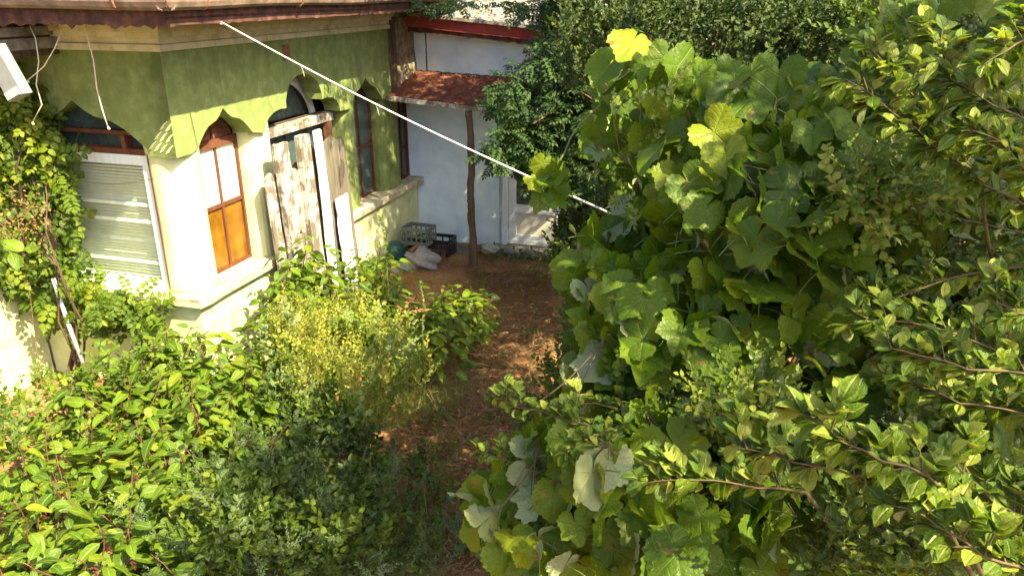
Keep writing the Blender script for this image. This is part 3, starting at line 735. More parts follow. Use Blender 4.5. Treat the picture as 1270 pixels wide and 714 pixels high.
mb.add(V + [v + .025 * (-bd) for v in V], [(0, 1, 2, 3), (7, 6, 5, 4), (0, 4, 5, 1), (3, 2, 6, 7), (0, 3, 7, 4), (1, 5, 6, 2)]); mb.build('edge_board', M['plank'], AW)
for u in (.3, .9, 1.35, 1.8):
    mb = MB(); mb.tube([FC(u, .01, za(u, 0) - .045), FC(u, 1.08, za(u, 1.08) - .045)], .028, 5); mb.build('rafter', M['dark_wood'], AW)
# crooked trunk that props the awning
pp = [FC(1.33 + .012 * math.sin(i * 1.3), 1.06 + .01 * math.cos(i * 1.7), -.2 + i * (za(1.33, 1.06) + .1) / 8) for i in range(9)]
mb = MB(); mb.tube(pp, [.078, .068, .060, .057, .055, .054, .055, .053, .053], 12)
PO = mb.build('awning_post', M['bark'], annex, smooth=True, rough=.014, cut=.08)
# litter of dead leaves on the awning
nL = 240; q = rng.random((nL, 2)); P = np.array([FC(.05 + 1.8 * a, .03 + 1.03 * b ** 1.6 , za(.05 + 1.8 * a, .03 + 1.03 * b ** 1.6) + .018) for a, b in q])
dd, nn = orient(nL, (0, 0, 1), .3, .1, 1.0)
DEAD = [t_ovate(i, .3, 2, .3, .3) for i in range(4)]
o = cloud('leaf_litter', DEAD, P, dd, nn, rng.uniform(.02, .05, nL), LM['dead'], AW)
nL = 700; q = rng.random((nL, 2)); P = np.array([FC(.0 + 3.8 * a, .32 - 3 * b, zf(3.8 * a) + .13 + .32 * b) for a, b in q]); dd, nn = orient(nL, (0, 0, 1), .4, .1, 1.0)
cloud('leaf_litter', DEAD, P, dd, nn, rng.uniform(.04, .09, nL), LM['straw'], annex)

# ================================================================== boards leaning on the side wall
bl = [  # px left, px right, py top, offset, material, peaked, label
 (326, 341, 214, .10, 'plank', 1, 'wide whitewashed board with a pointed top nearest the orange window'),
 (337, 352, 180, .16, 'plank', 0, 'thick square whitewashed post standing tallest at the left of the boards'),
 (345, 368, 210, .11, 'plank', 1, 'broad sunlit board with a ragged peaked top between the two white posts'),
 (364, 377, 169, .17, 'plank', 0, 'tall white sunlit post in the middle of the leaning boards'),
 (376, 388, 178, .10, 'plank_grey_shaded', 1, 'grey rotten board with a ragged top behind the thin blue-white lath'),
 (387, 396, 163, .19, 'white_frame', 0, 'thin blue-white lath reaching highest among the leaning boards'),
 (396, 424, 171, .09, 'plank_grey_shaded', 1, 'wide rotten board darkened for tree shade at the right end of the leaning row'),
 (330, 352, 226, .05, 'plank_grey_shaded', 1, 'shade-darkened board filling the gap behind the two leftmost posts'),
 (352, 380, 205, .05, 'plank_grey_shaded', 1, 'shade-darkened cracked board behind the middle post'),
 (415, 429, 247, .20, 'white_frame', 0, 'short grey-white plank leaning below the sill at the right end'),
]
for i, (x0, x1, yt, off, mt, pk, lab) in enumerate(bl):
    def onB(px, py, o_):
        v = at(px, py, 1.) - np.array([0, 0, CAM_H]); p0 = P1 + bn * o_; t = np.dot(p0 - np.array([0, 0, CAM_H]), bn) / np.dot(v, bn); q = np.array([0, 0, CAM_H]) + v * t - p0
        return float(np.dot(q, bd)), float(q[2])
    u0, z1 = onB(x0, yt, off); u1, _ = onB(x1, yt, off); lean = (-.03, .02, -.02, .03, .01, -.02, .03, -.03, 0, 0)[i]; foot = off + .09; n_z = 14
    th = .03 if 'post' not in lab else .07
    r_ = random.Random(i); tops = []
    for s in range(7):
        t = s / 6; tops.append(z1 + (-.12 * abs(t - .45) * 2 + r_.uniform(-.03, .02) if pk else r_.uniform(-.008, .008)) - (.0 if pk else 0))
    mb = MB(); V = []; wv = u1 - u0; zb = -.2
    for face in (0, 1):
        for j in range(n_z + 1):
            f = j / n_z
            for s in range(7):
                z = zb + (tops[s] - zb) * f; n_ = foot + (off - foot) * f + (th if face == 0 else 0)
                e = r_.uniform(-.006, .006) if s in (0, 6) else 0
                V.append(FB(u0 + wv * s / 6 + e + lean * (1 - f) + .012 * math.sin(f * 4 + i), n_ + r_.uniform(-.003, .003), z))
    K = 7 * (n_z + 1); Fs = []
    for j in range(n_z):
        for s in range(6):
            a = j * 7 + s; Fs += [(a, a + 1, a + 8, a + 7), (K + a, K + a + 7, K + a + 8, K + a + 1)]
        a = j * 7; Fs += [(a, a + 7, K + a + 7, K + a), (a + 6, K + a + 6, K + a + 13, a + 13)]
    for s in range(6): a = n_z * 7 + s; Fs += [(a, a + 1, K + a + 1, K + a)]; Fs += [(s, K + s, K + s + 1, s + 1)]
    mb.add(V, Fs); o = mb.build('leaning_board', M[mt], None); tag(o, lab, 'board', 'boards leaning against the arched window')

# ================================================================== clutter in the corner
c = at_z(492, 312, 0.15)
g_ = thing('plastic_crate', 'grey plastic crate on top of the junk heap beside the wall', 'crate', tuple(c))
def crate(parent, c, sx, sy, sz, rz, mt, slots=True):
    ca, sa = math.cos(rz), math.sin(rz); fr = frame(c, (ca, sa, 0), (-sa, ca, 0)); t = .012
    def wall(f, a, b, nm):
        mb = MB(); k = 5; mb.box(f, a, b, 0, t, 0, sz * .18); mb.box(f, a, b, 0, t, sz * .8, sz)
        mb.box(f, a, b, -.006, t + .006, sz * .93, sz + .004)
        for i in range(k + 1):
            u = a + (b - a) * i / k; mb.box(f, max(a, u - .012), min(b, u + .012), .001, t - .001, sz * .18, sz * .8)
        mb.box(f, a, b, .002, t - .002, sz * .45, sz * .53); mb.build(nm, mt, parent)
    e1 = frame(c + fr(0, -sy / 2, 0) - c, (ca, sa, 0), (-sa, ca, 0)); wall(e1, -sx / 2, sx / 2, 'side')
    e2 = frame(fr(0, sy / 2 - t, 0), (ca, sa, 0), (-sa, ca, 0)); wall(e2, -sx / 2, sx / 2, 'side')
    e3 = frame(fr(-sx / 2, 0, 0), (-sa, ca, 0), (ca, sa, 0)); wall(e3, -sy / 2 + t, sy / 2 - t, 'side')
    e4 = frame(fr(sx / 2 - t, 0, 0), (-sa, ca, 0), (ca, sa, 0)); wall(e4, -sy / 2 + t, sy / 2 - t, 'side')
    mb = MB(); mb.box(fr, -sx / 2, sx / 2, -sy / 2, sy / 2, -.008, 0); mb.build('base', mt, parent)
bd_c = FC(-.0, 0, 0)
def onC(px, py, off=0.0):
    v = at(px, py, 1.) - np.array([0, 0, CAM_H]); p0 = PC - bd * off; t = np.dot(p0 - np.array([0, 0, CAM_H]), bd) / np.dot(v, bd); return np.array([0, 0, CAM_H]) + v * t
c = onC(520, 300, .95); g_.location = c; crate(g_, c, .46, .34, .27, -.4, M['crate'])
c2 = onC(540, 312, .75); g2 = thing('plastic_crate', 'black slatted plastic crate lying against the blue-white wall', 'crate', tuple(c2)); crate(g2, c2, .62, .38, .26, -.30, M['black_crate'])
c3 = onC(535, 322, .85); t3 = thing('bench', 'low dark wooden bench under the black crate', 'bench', tuple(c3)); 
fr = frame(c3, (math.cos(-.3), math.sin(-.3), 0), (-math.sin(-.3), math.cos(-.3), 0)); mb = MB(); mb.box(fr, -.38, .30, -.2, .2, .20, .24); mb.build('seat', M['dark_wood'], t3, rough=.004)
for sx in (-.34, .25):
    for sy in (-.17, .13):
        mb = MB(); mb.box(fr, sx, sx + .06, sy, sy + .05, -.25, .20); mb.build('leg', M['rusty_iron'] if sx > 0 else M['dark_wood'], t3)
c4 = onC(489, 318, 1.25); mb = MB(); mb.lathe(c4 + [0, 0, -.25], [(.15, 0), (.17, .05), (.185, .2), (.18, .36), (.16, .44), (.10, .49), (.04, .50)], 22); o = mb.build('drum', M['teal'], None, smooth=True); tag(o, 'dark teal plastic drum standing at the foot of the green wall', 'drum')
def blob(name, c, r, mt, seed, lab, cat, amp=.3, grp=None):
    bm = bmesh.new(); bmesh.ops.create_icosphere(bm, subdivisions=4, radius=1.0)
    for v in bm.verts:
        p = v.co; k = 1 + amp * (.45 * math.sin(3.1 * p.x + seed) * math.cos(2.7 * p.y + seed * 2) + .3 * math.sin(6.5 * p.z + 5.1 * p.x + seed) + .22 * abs(math.sin(9 * p.x + 7 * p.y + 4 * p.z)) + .12 * abs(math.sin(17 * p.y - 13 * p.x + 9 * p.z)))
        v.co = Vector((p.x * r[0] * k, p.y * r[1] * k, p.z * r[2] * k))
    me = bpy.data.meshes.new(name); bm.to_mesh(me); bm.free(); me.materials.append(mt); me.polygons.foreach_set('use_smooth', [True] * len(me.polygons))
    o = new_obj(name, me); o.location = c; return tag(o, lab, cat, grp)
blob('sack', onC(523, 322, 1.45), (.22, .17, .16), M['bag'], 2, 'crumpled dirty white sack lying in front of the black crate', 'sack', .55)
blob('sack', onC(500, 332, 1.6), (.20, .14, .09), M['bag'], 5, 'flattened greyish sack half hidden by leaves below the teal drum', 'sack', .6)
mb = MB(); a_ = onC(508, 312, 1.5); b_2 = onC(522, 303, 1.3); mb.tube([a_, b_2], .035, 12); mb.tube([a_ + unit(a_ - b_2) * .004, a_ - unit(a_ - b_2) * .02], .041, 12); o = mb.build('pipe_stub', M['rusty_iron'], None); tag(o, 'short rusty pipe end poking out of the sack by the grey crate', 'pipe')
blob('stone', onC(608, 308, .55), (.14, .09, .08), M['stone'], 3, 'pale grey stone on the step beside the awning post', 'stone', .35)
mb = MB(); q = onC(575, 316, .5); fr = frame(q, unit(bn), unit(-bd)); mb.box(fr, -.14, .16, -.06, .02, -.18, .10, .004); o = mb.build('concrete_block', M['concrete'], None, bevel=.006); tag(o, 'grey concrete block against the wall behind the awning post', 'block')

# clothesline, cords, white box, pipe
def onB_(px, py, o_):
    v = at(px, py, 1.) - np.array([0, 0, CAM_H]); p0 = P1 + bn * o_; t = np.dot(p0 - np.array([0, 0, CAM_H]), bn) / np.dot(v, bn); return np.array([0, 0, CAM_H]) + v * t
a_ = onB_(273, 27, OV - .01); b_2 = at(765, 268, 5.1); pts = []
for i in range(25):
    t = i / 24; q = a_ + (b_2 - a_) * t; q[2] -= .05 * math.sin(math.pi * t) * 1.0; pts.append(q)
mb = MB(); mb.tube(pts, .0062, 8)
mb.tube([a_ + [0, 0, .05], a_ + [.0, .0, -.015], a_ + [.02, -.01, -.02]], .010, 6)
for t in (6, 11, 20):
    q = pts[t]; mb.tube([q, q + [0.01, 0, -.03], q + [.02, .01, -.09]], .004, 5)
o = mb.build('clothesline', M['rope'], None, smooth=True); tag(o, 'white rope clothesline slanting from the eave down into the vine', 'rope')
def onA_(px, py, o_):
    v = at(px, py, 1.) - np.array([0, 0, CAM_H]); p0 = P1 - bd * o_; t = np.dot(p0 - np.array([0, 0, CAM_H]), bd) / np.dot(v, bd); return np.array([0, 0, CAM_H]) + v * t
for pxs, lab in (([(106, 20), (108, 45), (116, 75), (120, 110), (128, 140), (134, 158)], 'thin pale cord with a knotted end hanging over the green end wall'),
                 ([(76, 40), (68, 60), (55, 82), (44, 92), (34, 100)], 'pale cord slanting from the cornice end into the creeper'),
                 ([(37, 32), (44, 48), (48, 75), (45, 105), (52, 130), (40, 152)], 'leftmost pale cord dangling in front of the creeper')):
    P = [onA_(x, y, .55) for x, y in pxs]; mb = MB(); mb.tube(P, .0055, 5); mb.tube([P[-1], P[-1] + [0.01, 0, -.02]], .011, 5); o = mb.build('cord', M['cord'], None, smooth=True); tag(o, lab, 'cord')
q = onA_(12, 96, 1.3); lt = thing('lamp_housing', 'white metal floodlight housing hanging under the eave at the far left', 'lamp', tuple(q))
fr = frame(q, (.94, -.25, 0), (.25, .94, 0))
def tilt(f, a):
    return lambda u, n_, z: f(u * math.cos(a) - z * math.sin(a), n_, u * math.sin(a) + z * math.cos(a))
f2 = tilt(fr, .42); mb = MB(); mb.box(f2, -.09, .09, -.05, .05, -.17, .24); mb.build('body', M['metal_white'], lt, bevel=.006)
mb = MB(); mb.box(f2, -.07, .07, -.07, -.052, -.16, -.10); mb.build('cover', M['pipe'], lt)
mb = MB(); mb.tube([onA_(66, 345, .45), onA_(84, 400, .45), onA_(106, 458, .5)], .022, 8); o = mb.build('drain_pipe', M['pipe'], None, smooth=True); tag(o, 'grey pipe slanting down beside the creeper trunk at the wall foot', 'pipe')
# ================================================================== VEGETATION
GRAPE = [t_grape(i) for i in range(18)]; GM = [tpl_mesh('grape_leaf', t, LM['grape']) for t in GRAPE]
POKE = [t_ovate(i, .235 + .02 * (i % 4), 6, .22, .30 + .1 * (i % 3), .42) for i in range(8)]; PM = [tpl_mesh('poke_leaf', t, LM['poke']) for t in POKE]
PLUM = [t_ovate(20 + i, .33, 5, .38, .25 + .1 * (i % 3), .55) for i in range(8)]; PLM = [tpl_mesh('plum_leaf', t, LM['plum']) for t in PLUM]
PINN = [t_pinnate(i, 6) for i in range(5)]; PIN2 = [t_pinnate(10 + i, 4, .33, .36, 4) for i in range(5)]; PIM = [tpl_mesh('compound_leaf', t, LM['creeper']) for t in PIN2]
SPR = [t_sprig(i, 13, .34, .26) for i in range(6)]; SPRD = [t_sprig(30 + i, 11, .30, .30) for i in range(5)]
SPY = [t_sprig(40 + i, 16, .26, .22, 2, .7, .3) for i in range(5)]; SPG = [t_sprig(50 + i, 18, .17, .20, 2, .6, .1) for i in range(5)]
SMALL = [t_ovate(60 + i, .34, 3, .3, .25) for i in range(5)]
CAMP = np.array([0, 0, CAM_H])
def to_cam(P): v = CAMP - P; return v / np.linalg.norm(v, axis=-1, keepdims=True)
def dirs(n, up=.6, cam_=.3, P=None, jit=.8):
    d = rng.normal(0, jit, (n, 3)) + np.array([0, 0, up])
    if P is not None and cam_: d = d + to_cam(P) * cam_
    return d
def rup(n): return np.tile([0, 0, 1.], (n, 1)) + rng.normal(0, .5, (n, 3))

def clump(P, s=2.6, thr=-.1, seed=0):
    v = np.sin(P[:, 0] * s * 1.3 + seed) * np.cos(P[:, 1] * s + 1.7 * seed) + .7 * np.sin(P[:, 2] * s * 1.6 + P[:, 0] * s * .8 + 2 * seed) + .5 * np.sin(P[:, 0] * s * 2.9 - P[:, 1] * s * 2.3 + seed)
    return v + rng.normal(0, .25, len(P)) > thr
def sprigs(name, tpls, poly, dfn, n, thick, size, mt, parent, gap=0, up=.6, camf=.3, jit=.8, zmin=-.1):
    q = scatter(poly, n, gap); d = dfn(q[:, 0], q[:, 1]) + rng.uniform(thick[0], thick[1], len(q))
    P = at_many(q[:, 0], q[:, 1], d); P = P[P[:, 2] > zmin]
    return cloud(name, tpls, P, dirs(len(P), up, camf, P, jit), rup(len(P)), rng.uniform(size[0], size[1], len(P)), mt, parent)
def canes(name, root, pts, r0, mt, parent, mid=None, seg=5, wob=.06, r1=.004):
    mb = MB()
    for i, p in enumerate(pts):
        c = curve_pts(root, p, .12, wob, 7, i); k = len(c); mb.tube(c, [r0 + (r1 - r0) * j / (k - 1) for j in range(k)], seg)
    return mb.build(name, mt, parent, smooth=True)

# ---- pokeweeds: arching pink stems, alternate leaves, hanging racemes
RAC = None
def pokeweed(px, py, ztop, lab, nleaf=56, spread=.45, leafs=(.10, .17), tilt=(0, 0), berries=2, seed=0, droopy=.3, nst=6):
    global RAC
    r_ = random.Random(seed * 17 + 3); top = at_z(px, py, ztop); b = np.array([top[0] - tilt[0], top[1] - tilt[1], 0]); b[2] = float(ground_h(b[0], b[1])) - .02
    root = thing('pokeweed', lab, 'plant', tuple(b), 'pokeweeds filling the yard')
    mb = MB(); H = ztop - b[2]; P, D, U, S, ends = [], [], [], [], []
    fork = b + np.array([tilt[0] * .3, tilt[1] * .3, H * r_.uniform(.22, .35)]); mb.tube([b, (b + fork) / 2 + [.01, .01, 0], fork], [.016, .014, .012], 6)
    per = max(3, nleaf // nst)
    for s in range(nst):
        a = 2 * math.pi * (s + r_.uniform(-.3, .3)) / nst; rr = spread * r_.uniform(.35, 1.0); hz = H * (r_.uniform(.80, 1.03) - .16 * rr / spread)
        if s == 0: rr = .03; hz = H
        e = b + np.array([tilt[0] + math.cos(a) * rr, tilt[1] + math.sin(a) * rr, hz]); c = curve_pts(fork, e, .10, .05, 8, seed * 9 + s)
        mb.tube(c, [.010 - .0075 * j / 7 for j in range(8)], 5); ends.append(c)
        for k in range(per):
            t = .30 + .70 * (k + r_.random() * .6) / per; q = min(.999, t) * 7; j = int(q); o_ = c[j] + (c[min(7, j + 1)] - c[j]) * (q - j)
            az = k * 2.4 + s; d = np.array([math.cos(az), math.sin(az), r_.uniform(-.45, .35) + (.5 if t > .93 else 0)]); d = unit(d)
            off = d * .025; P.append(o_ + off); D.append(d + [0, 0, -droopy * r_.random()]); U.append([r_.uniform(-.6, .6), r_.uniform(-.6, .6), 1])
            S.append(r_.uniform(leafs[0] * .6, leafs[1]) * (1.0 - .45 * max(0, t - .75) / .25)); mb.tube([o_, o_ + off * 1.1], .0022, 3, False)
    mb.build('stem', M['stem_red'], root, smooth=True)
    leaves('leaf', PM, P, D, np.array(U) + LN * .35, S, root)
    ni = int(nleaf * 1.1); a_ = rng.uniform(0, 6.28, ni); rr = spread * rng.random(ni) ** .6 * 1.1; Pq = np.stack([b[0] + tilt[0] * .6 + np.cos(a_) * rr, b[1] + tilt[1] * .6 + np.sin(a_) * rr, b[2] + H * rng.uniform(.30, .86, ni)], 1)
    cloud('inner_foliage', POKE, Pq, np.stack([np.cos(a_), np.sin(a_), rng.uniform(-.5, .3, ni)], 1), rup(ni) * [.6, .6, 1], rng.uniform(*leafs, ni), LM['poke'], root)
    if berries:
        if RAC is None:
            m2 = MB(); m2.tube([(0, 0, 0), (.01, .03, -.04), (.015, .035, -.13)], .0025, 4)
            bm = bmesh.new(); 
            for k in range(26):
                z = -.02 - .115 * k / 26; aa = k * 2.4; rr = .012 * (1 - .4 * k / 26)
                mt_ = Matrix.Translation((.012 + rr * math.cos(aa), .028 + rr * math.sin(aa), z)); bmesh.ops.create_icosphere(bm, subdivisions=1, radius=.0050, matrix=mt_)
            me_ = bpy.data.meshes.new('berry_cluster'); bm.to_mesh(me_); bm.free(); me_.materials.append(M['berry']); RAC = me_
        for k in range(berries):
            c = ends[(k * 2 + 1) % len(ends)]; o = new_obj('berry_cluster', RAC, root); o.location = Vector(c[5 + k % 2] - b); o.scale = (1.1, 1.1, r_.uniform(.8, 1.3)); o.rotation_euler = (r_.uniform(-.5, .3), 0, r_.uniform(0, 6))
    return root
pk = [
 (30, 690, .95, 'pokeweed filling the bottom left corner of the yard'), (115, 650, .98, 'bushy sunlit pokeweed beside the one in the bottom left corner'),
 (190, 690, .90, 'pokeweed at the bottom edge where sun gives way to shade'), (55, 590, 1.0, 'leafy sunlit pokeweed a step behind the bottom left corner one'),
 (160, 585, 1.0, 'pokeweed with red stems in the middle of the sunlit patch'), (245, 600, .95, 'pokeweed half in shade at the right side of the sunlit patch'),
 (20, 545, .80, 'pokeweed below the white sunlit wing wall at the left edge'), (105, 525, 1.0, 'pokeweed at the foot of the grey pipe and creeper trunk'),
 (195, 520, 1.05, 'sunlit pokeweed standing in front of the end wall'), (280, 525, 1.05, 'pokeweed in front of the sunlit corner below the sill'),
 (85, 470, 1.0, 'sunlit pokeweed right under the creeper swag'), (155, 470, .95, 'pokeweed growing against the shaded foot of the end wall'), (235, 470, 1.0, 'pokeweed in front of the house corner'), (310, 465, .95, 'pokeweed between the sunlit wall foot and the yellow-green bush'), (10, 620, 1.05, 'pokeweed cut by the left edge low in the picture'), (215, 555, 1.0, 'pokeweed with long leaves between sun patch and weeds'),
 (330, 590, .85, 'shaded pokeweed behind the grey-green weeds'), (255, 675, .8, 'dark shaded pokeweed at the bottom edge beside grey-green weeds'),
]
for i, (x, y, z, lab) in enumerate(pk): pokeweed(x, y, z + .22 * math.sin(i * 2.3), lab, 96, .50, (.10, .185), seed=i, nst=9, berries=4)
pokeweed(272, 415, 1.05, 'arching pokeweed whose big leaves overlap the sunlit wall under the sill', 80, .5, (.14, .21), (.3, .1), 2, 21, nst=8)
pokeweed(205, 400, 1.10, 'pokeweed with large pale leaves reaching up to the window sill', 70, .45, (.14, .21), (.15, -.1), 1, 22, nst=7)
pokeweed(372, 285, 1.55, 'tallest pokeweed rising in front of the leaning boards', 110, .34, (.13, .20), (0, 0), 3, 23, nst=7)
pokeweed(352, 318, 1.40, 'slender pokeweed standing against the two leftmost boards', 70, .26, (.12, .19), (0, 0), 3, 31, nst=6)
pokeweed(345, 400, 1.10, 'pokeweed at the foot of the leaning boards', 60, .40, (.11, .17), (0, 0), 2, 24, nst=7)
pokeweed(425, 360, 1.15, 'pokeweed between the boards and the yellow-green bush', 66, .42, (.10, .16), (0, 0), 2, 25, nst=8)
pokeweed(480, 330, .95, 'pokeweed below the drum and crates', 66, .45, (.10, .16), (0, 0), 1, 26, nst=8)
pokeweed(545, 365, .62, 'low shaded pokeweed spreading beside the straw path', 84, .52, (.12, .19), (0, 0), 0, 27, nst=9)
pokeweed(585, 375, .50, 'small shaded pokeweed at the edge of the straw path', 44, .34, (.11, .16), (0, 0), 0, 28, nst=7)
pokeweed(505, 375, .70, 'shaded pokeweed between the white sack and the yellow-green bush', 60, .42, (.11, .17), (0, 0), 1, 29, nst=7)

for i, (x, y, z, n_, lab) in enumerate([(345, 350, 1.25, 70, 'pokeweed hiding the feet of the leftmost boards'), (400, 322, 1.30, 80, 'pokeweed in front of the wide rotten board'), (442, 305, 1.10, 70, 'pokeweed below the shaded window sill'),
    (468, 300, .95, 60, 'pokeweed half hiding the teal drum'), (450, 350, 1.05, 80, 'broad-leaved pokeweed behind the yellow-green bush'), (530, 400, .62, 70, 'shaded pokeweed at the left edge of the straw path'), (570, 352, .55, 60, 'shaded pokeweed in front of the awning post'), (300, 440, 1.1, 80, 'leafy pokeweed at the sunlit wall foot beside the boards')]):
    pokeweed(x, y, z, lab, n_, .38, (.11, .18), seed=40 + i, nst=7)
# ---- yellow-green bush in the middle
def bush(nm, lab, cat, base_px, polys, dfn, mt, tpls, n, size, stem_mt, group=None, zmin=-.05, ncane=14, up=.8, gap=0, thick=(-.25, .45), r0=.014, cs=3.0, thr=-.5):
    b = at_z(*base_px, -.12); root = thing(nm, lab, cat, tuple(b), group)
    q = scatter(polys, n, gap); d = dfn(q[:, 0], q[:, 1]) + rng.uniform(*thick, len(q)); P = at_many(q[:, 0], q[:, 1], d); P = P[P[:, 2] > zmin]; P = P[clump(P, cs, thr, n)]
    cloud('foliage', tpls, P, dirs(len(P), up, .15, P, .7), rup(len(P)), rng.uniform(*size, len(P)), mt, root)
    canes('stem', b, P[rng.integers(0, len(P), ncane)], r0, stem_mt, root); return root
yb = [(335, 440), (345, 395), (390, 370), (440, 375), (500, 420), (535, 455), (525, 495), (490, 530), (460, 540), (420, 520), (370, 500)]
bush('yellow_bush', 'low yellow-green bush glowing in the sun left of the straw path', 'bush', (445, 560), yb, idw([(340, 440, 7.1), (440, 375, 7.7), (535, 470, 6.9), (440, 500, 6.4), (480, 545, 6.2)]), LM['yellow'], SPY, 2100, (.10, .30), M['stem_green'], thick=(-.45, .55), cs=4.5, thr=.0, up=1.1)
yb2 = [(330, 430), (360, 390), (450, 400), (520, 440), (515, 490), (480, 540), (420, 540), (340, 500)]
bush('yellow_bush', 'looser light green weeds tangled through the yellow-green bush', 'bush', (420, 570), yb2, idw([(340, 440, 7.0), (440, 400, 7.4), (550, 500, 6.5), (440, 540, 6.1)]), LM['plum'], SPRD, 420, (.18, .34), M['stem_green'], thick=(-.4, .3), cs=3.5, thr=-.1, up=1.2)
gb = [(330, 480), (400, 500), (470, 550), (480, 590), (485, 640), (480, 714), (250, 714), (260, 640), (300, 560)]
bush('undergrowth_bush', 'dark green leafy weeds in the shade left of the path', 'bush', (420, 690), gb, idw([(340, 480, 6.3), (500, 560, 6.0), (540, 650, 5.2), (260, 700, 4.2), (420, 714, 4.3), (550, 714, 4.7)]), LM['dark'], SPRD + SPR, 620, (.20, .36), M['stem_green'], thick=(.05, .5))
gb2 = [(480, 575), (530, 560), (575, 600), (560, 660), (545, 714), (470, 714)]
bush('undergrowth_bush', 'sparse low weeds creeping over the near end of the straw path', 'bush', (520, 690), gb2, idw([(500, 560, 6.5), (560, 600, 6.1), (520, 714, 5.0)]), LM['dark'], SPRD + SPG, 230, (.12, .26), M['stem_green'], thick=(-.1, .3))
wb = [(-20, 482), (60, 470), (80, 480), (130, 455), (240, 440), (330, 470), (330, 540), (-20, 570)]
bush('undergrowth_bush', 'sunlit leafy weeds along the foot of the green wall', 'bush', (150, 560), wb, idw([(0, 490, 7.3), (60, 490, 7.3), (130, 460, 7.1), (240, 445, 7.4), (330, 480, 7.0), (0, 560, 5.4), (330, 540, 6.0)]), LM['poke'], SPRD, 560, (.20, .36), M['stem_green'], thick=(-.1, .4))
# ---- grey-green feathery weeds with spiky tops
gw = [(300, 600, .95), (250, 635, .9), (385, 560, .9), (345, 640, .95), (430, 630, .85), (480, 600, .6), (445, 690, .7), (380, 700, .85), (300, 700, .85), (600, 650, .25), (520, 690, .4)]
gl = ['grey-green feathery weed on the border of sun and shade', 'grey-green weed with pale spiky tips nearest the sunlit pokeweeds', 'grey-green weed below the yellow-green bush', 'grey-green feathery weed in the middle of the shaded patch', 'grey-green weed leaning towards the path', 'low grey-green weed at the edge of the straw', 'grey-green weed at the bottom edge left of the path', 'long-branched grey-green weed at the bottom edge in shade', 'grey-green weed at the bottom edge beside the dark pokeweed', 'small grey-green weed on the path itself', 'small grey-green weed at the bottom of the path']
for i, ((x, y, z), lab) in enumerate(zip(gw, gl)):
    r_ = random.Random(i + 90); t_ = at_z(x, y, z); b = np.array([t_[0], t_[1], -.12]); root = thing('feathery_weed', lab, 'plant', tuple(b), 'grey-green weeds in the shade')
    mb = MB(); P, D = [], []
    for s in range(9 if z > .6 else 6):
        a = r_.uniform(0, 6.28); rr = r_.uniform(.1, .5) * (1 if z > .6 else .6); e = np.array([b[0] + rr * math.cos(a), b[1] + rr * math.sin(a), z * r_.uniform(.75, 1.12)]); c = curve_pts(b, e, .06, .04, 9, i * 11 + s)
        mb.tube(c, [.007 - .0006 * j for j in range(9)], 4)
        for j in range(3, 9):
            for k in range(3):
                aa = r_.uniform(0, 6.28); P.append(c[j] + (c[min(8, j + 1)] - c[j]) * r_.random()); D.append([math.cos(aa) * .7, math.sin(aa) * .7, .8])
        P.append(c[-1]); D.append(c[-1] - c[-2])
    mb.build('stem', M['stem_green'], root); n_ = len(P)
    cloud('foliage', SPG, P, D, rup(n_), rng.uniform(.09, .19, n_), LM['grey'], root)
# two pale flowering spikes beside the path, one dry weed
for i, (x0, y0, x1, y1, dp, lab) in enumerate([(525, 425, 522, 352, 7.4, 'pale green flowering spike standing upright beside the path'), (488, 450, 545, 408, 7.0, 'pale green flowering spike bent over towards the path'), (480, 330, 470, 268, 8.6, 'pale green spike rising among leaves in front of the drum')]):
    a_ = at(x0, y0, dp); e = at(x1, y1, dp); b = np.array([a_[0], a_[1], -.12]); root = thing('weed_spike', lab, 'plant', tuple(b)); c = curve_pts(a_, e, .1, .04, 8, i); c = [b] + list(c)
    mb = MB(); mb.tube(c, .004, 4); mb.build('stem', M['stem_green'], root); P = []; 
    for k in range(46): j = 2 + k % 7; t = random.random(); P.append(c[j] + (c[min(8, j + 1)] - c[j]) * t)
    cloud('foliage', SMALL, P, dirs(46, .5, 0, None, .9), rup(46), rng.uniform(.02, .045, 46), LM['plum'], root)
# blade-leaved plant on the step
P = []; b = onC(610, 325, .6); root = thing('blade_plant', 'thin plant with arching blade leaves between the post and the door', 'plant', tuple(b))
a_ = rng.uniform(0, 6.28, 12); cloud('leaf', [t_blade(i, .035, 6, .7) for i in range(4)], np.tile(b, (12, 1)) + rng.normal(0, .02, (12, 3)), np.stack([np.cos(a_) * .5, np.sin(a_) * .5, np.full(12, 1.)], 1), np.stack([-np.cos(a_), -np.sin(a_), np.full(12, .3)], 1), rng.uniform(.25, .5, 12), LM['grassy'], root, kind=None)

# ---- creeper on the left wall: compound leaves; dark upper curtain and bright lower swag
cr1 = [(-10, 100), (22, 90), (38, 110), (45, 140), (75, 165), (80, 195), (85, 240), (75, 290), (85, 335), (60, 345), (40, 350), (-10, 330)]
cr2 = [(0, 300), (60, 330), (85, 325), (105, 340), (150, 358), (185, 370), (205, 388), (190, 405), (150, 395), (120, 410), (80, 390), (60, 400), (40, 360), (0, 340)]
b = at_z(96, 470, -.1); b = onA_(92, 452, .35); b[2] = -.12
CRr = thing('creeper', 'creeper with compound leaves climbing the wall corner and over the blue window', 'climbing plant', tuple(b))
dcr = idw([(0, 80, 6.6), (60, 130, 8.0), (100, 200, 8.1), (100, 300, 8.0), (0, 250, 6.6), (0, 370, 6.7), (60, 400, 7.6)])
def onplane(q, off):
    out = []
    for x, y in q:
        p_ = onA_(x, y, off)
        if np.dot(p_ - PD, bn) < 0.05: p_ = p_ + bn * (0.10 - min(0, np.dot(p_ - PD, bn)))
        out.append(p_)
    return np.array(out)
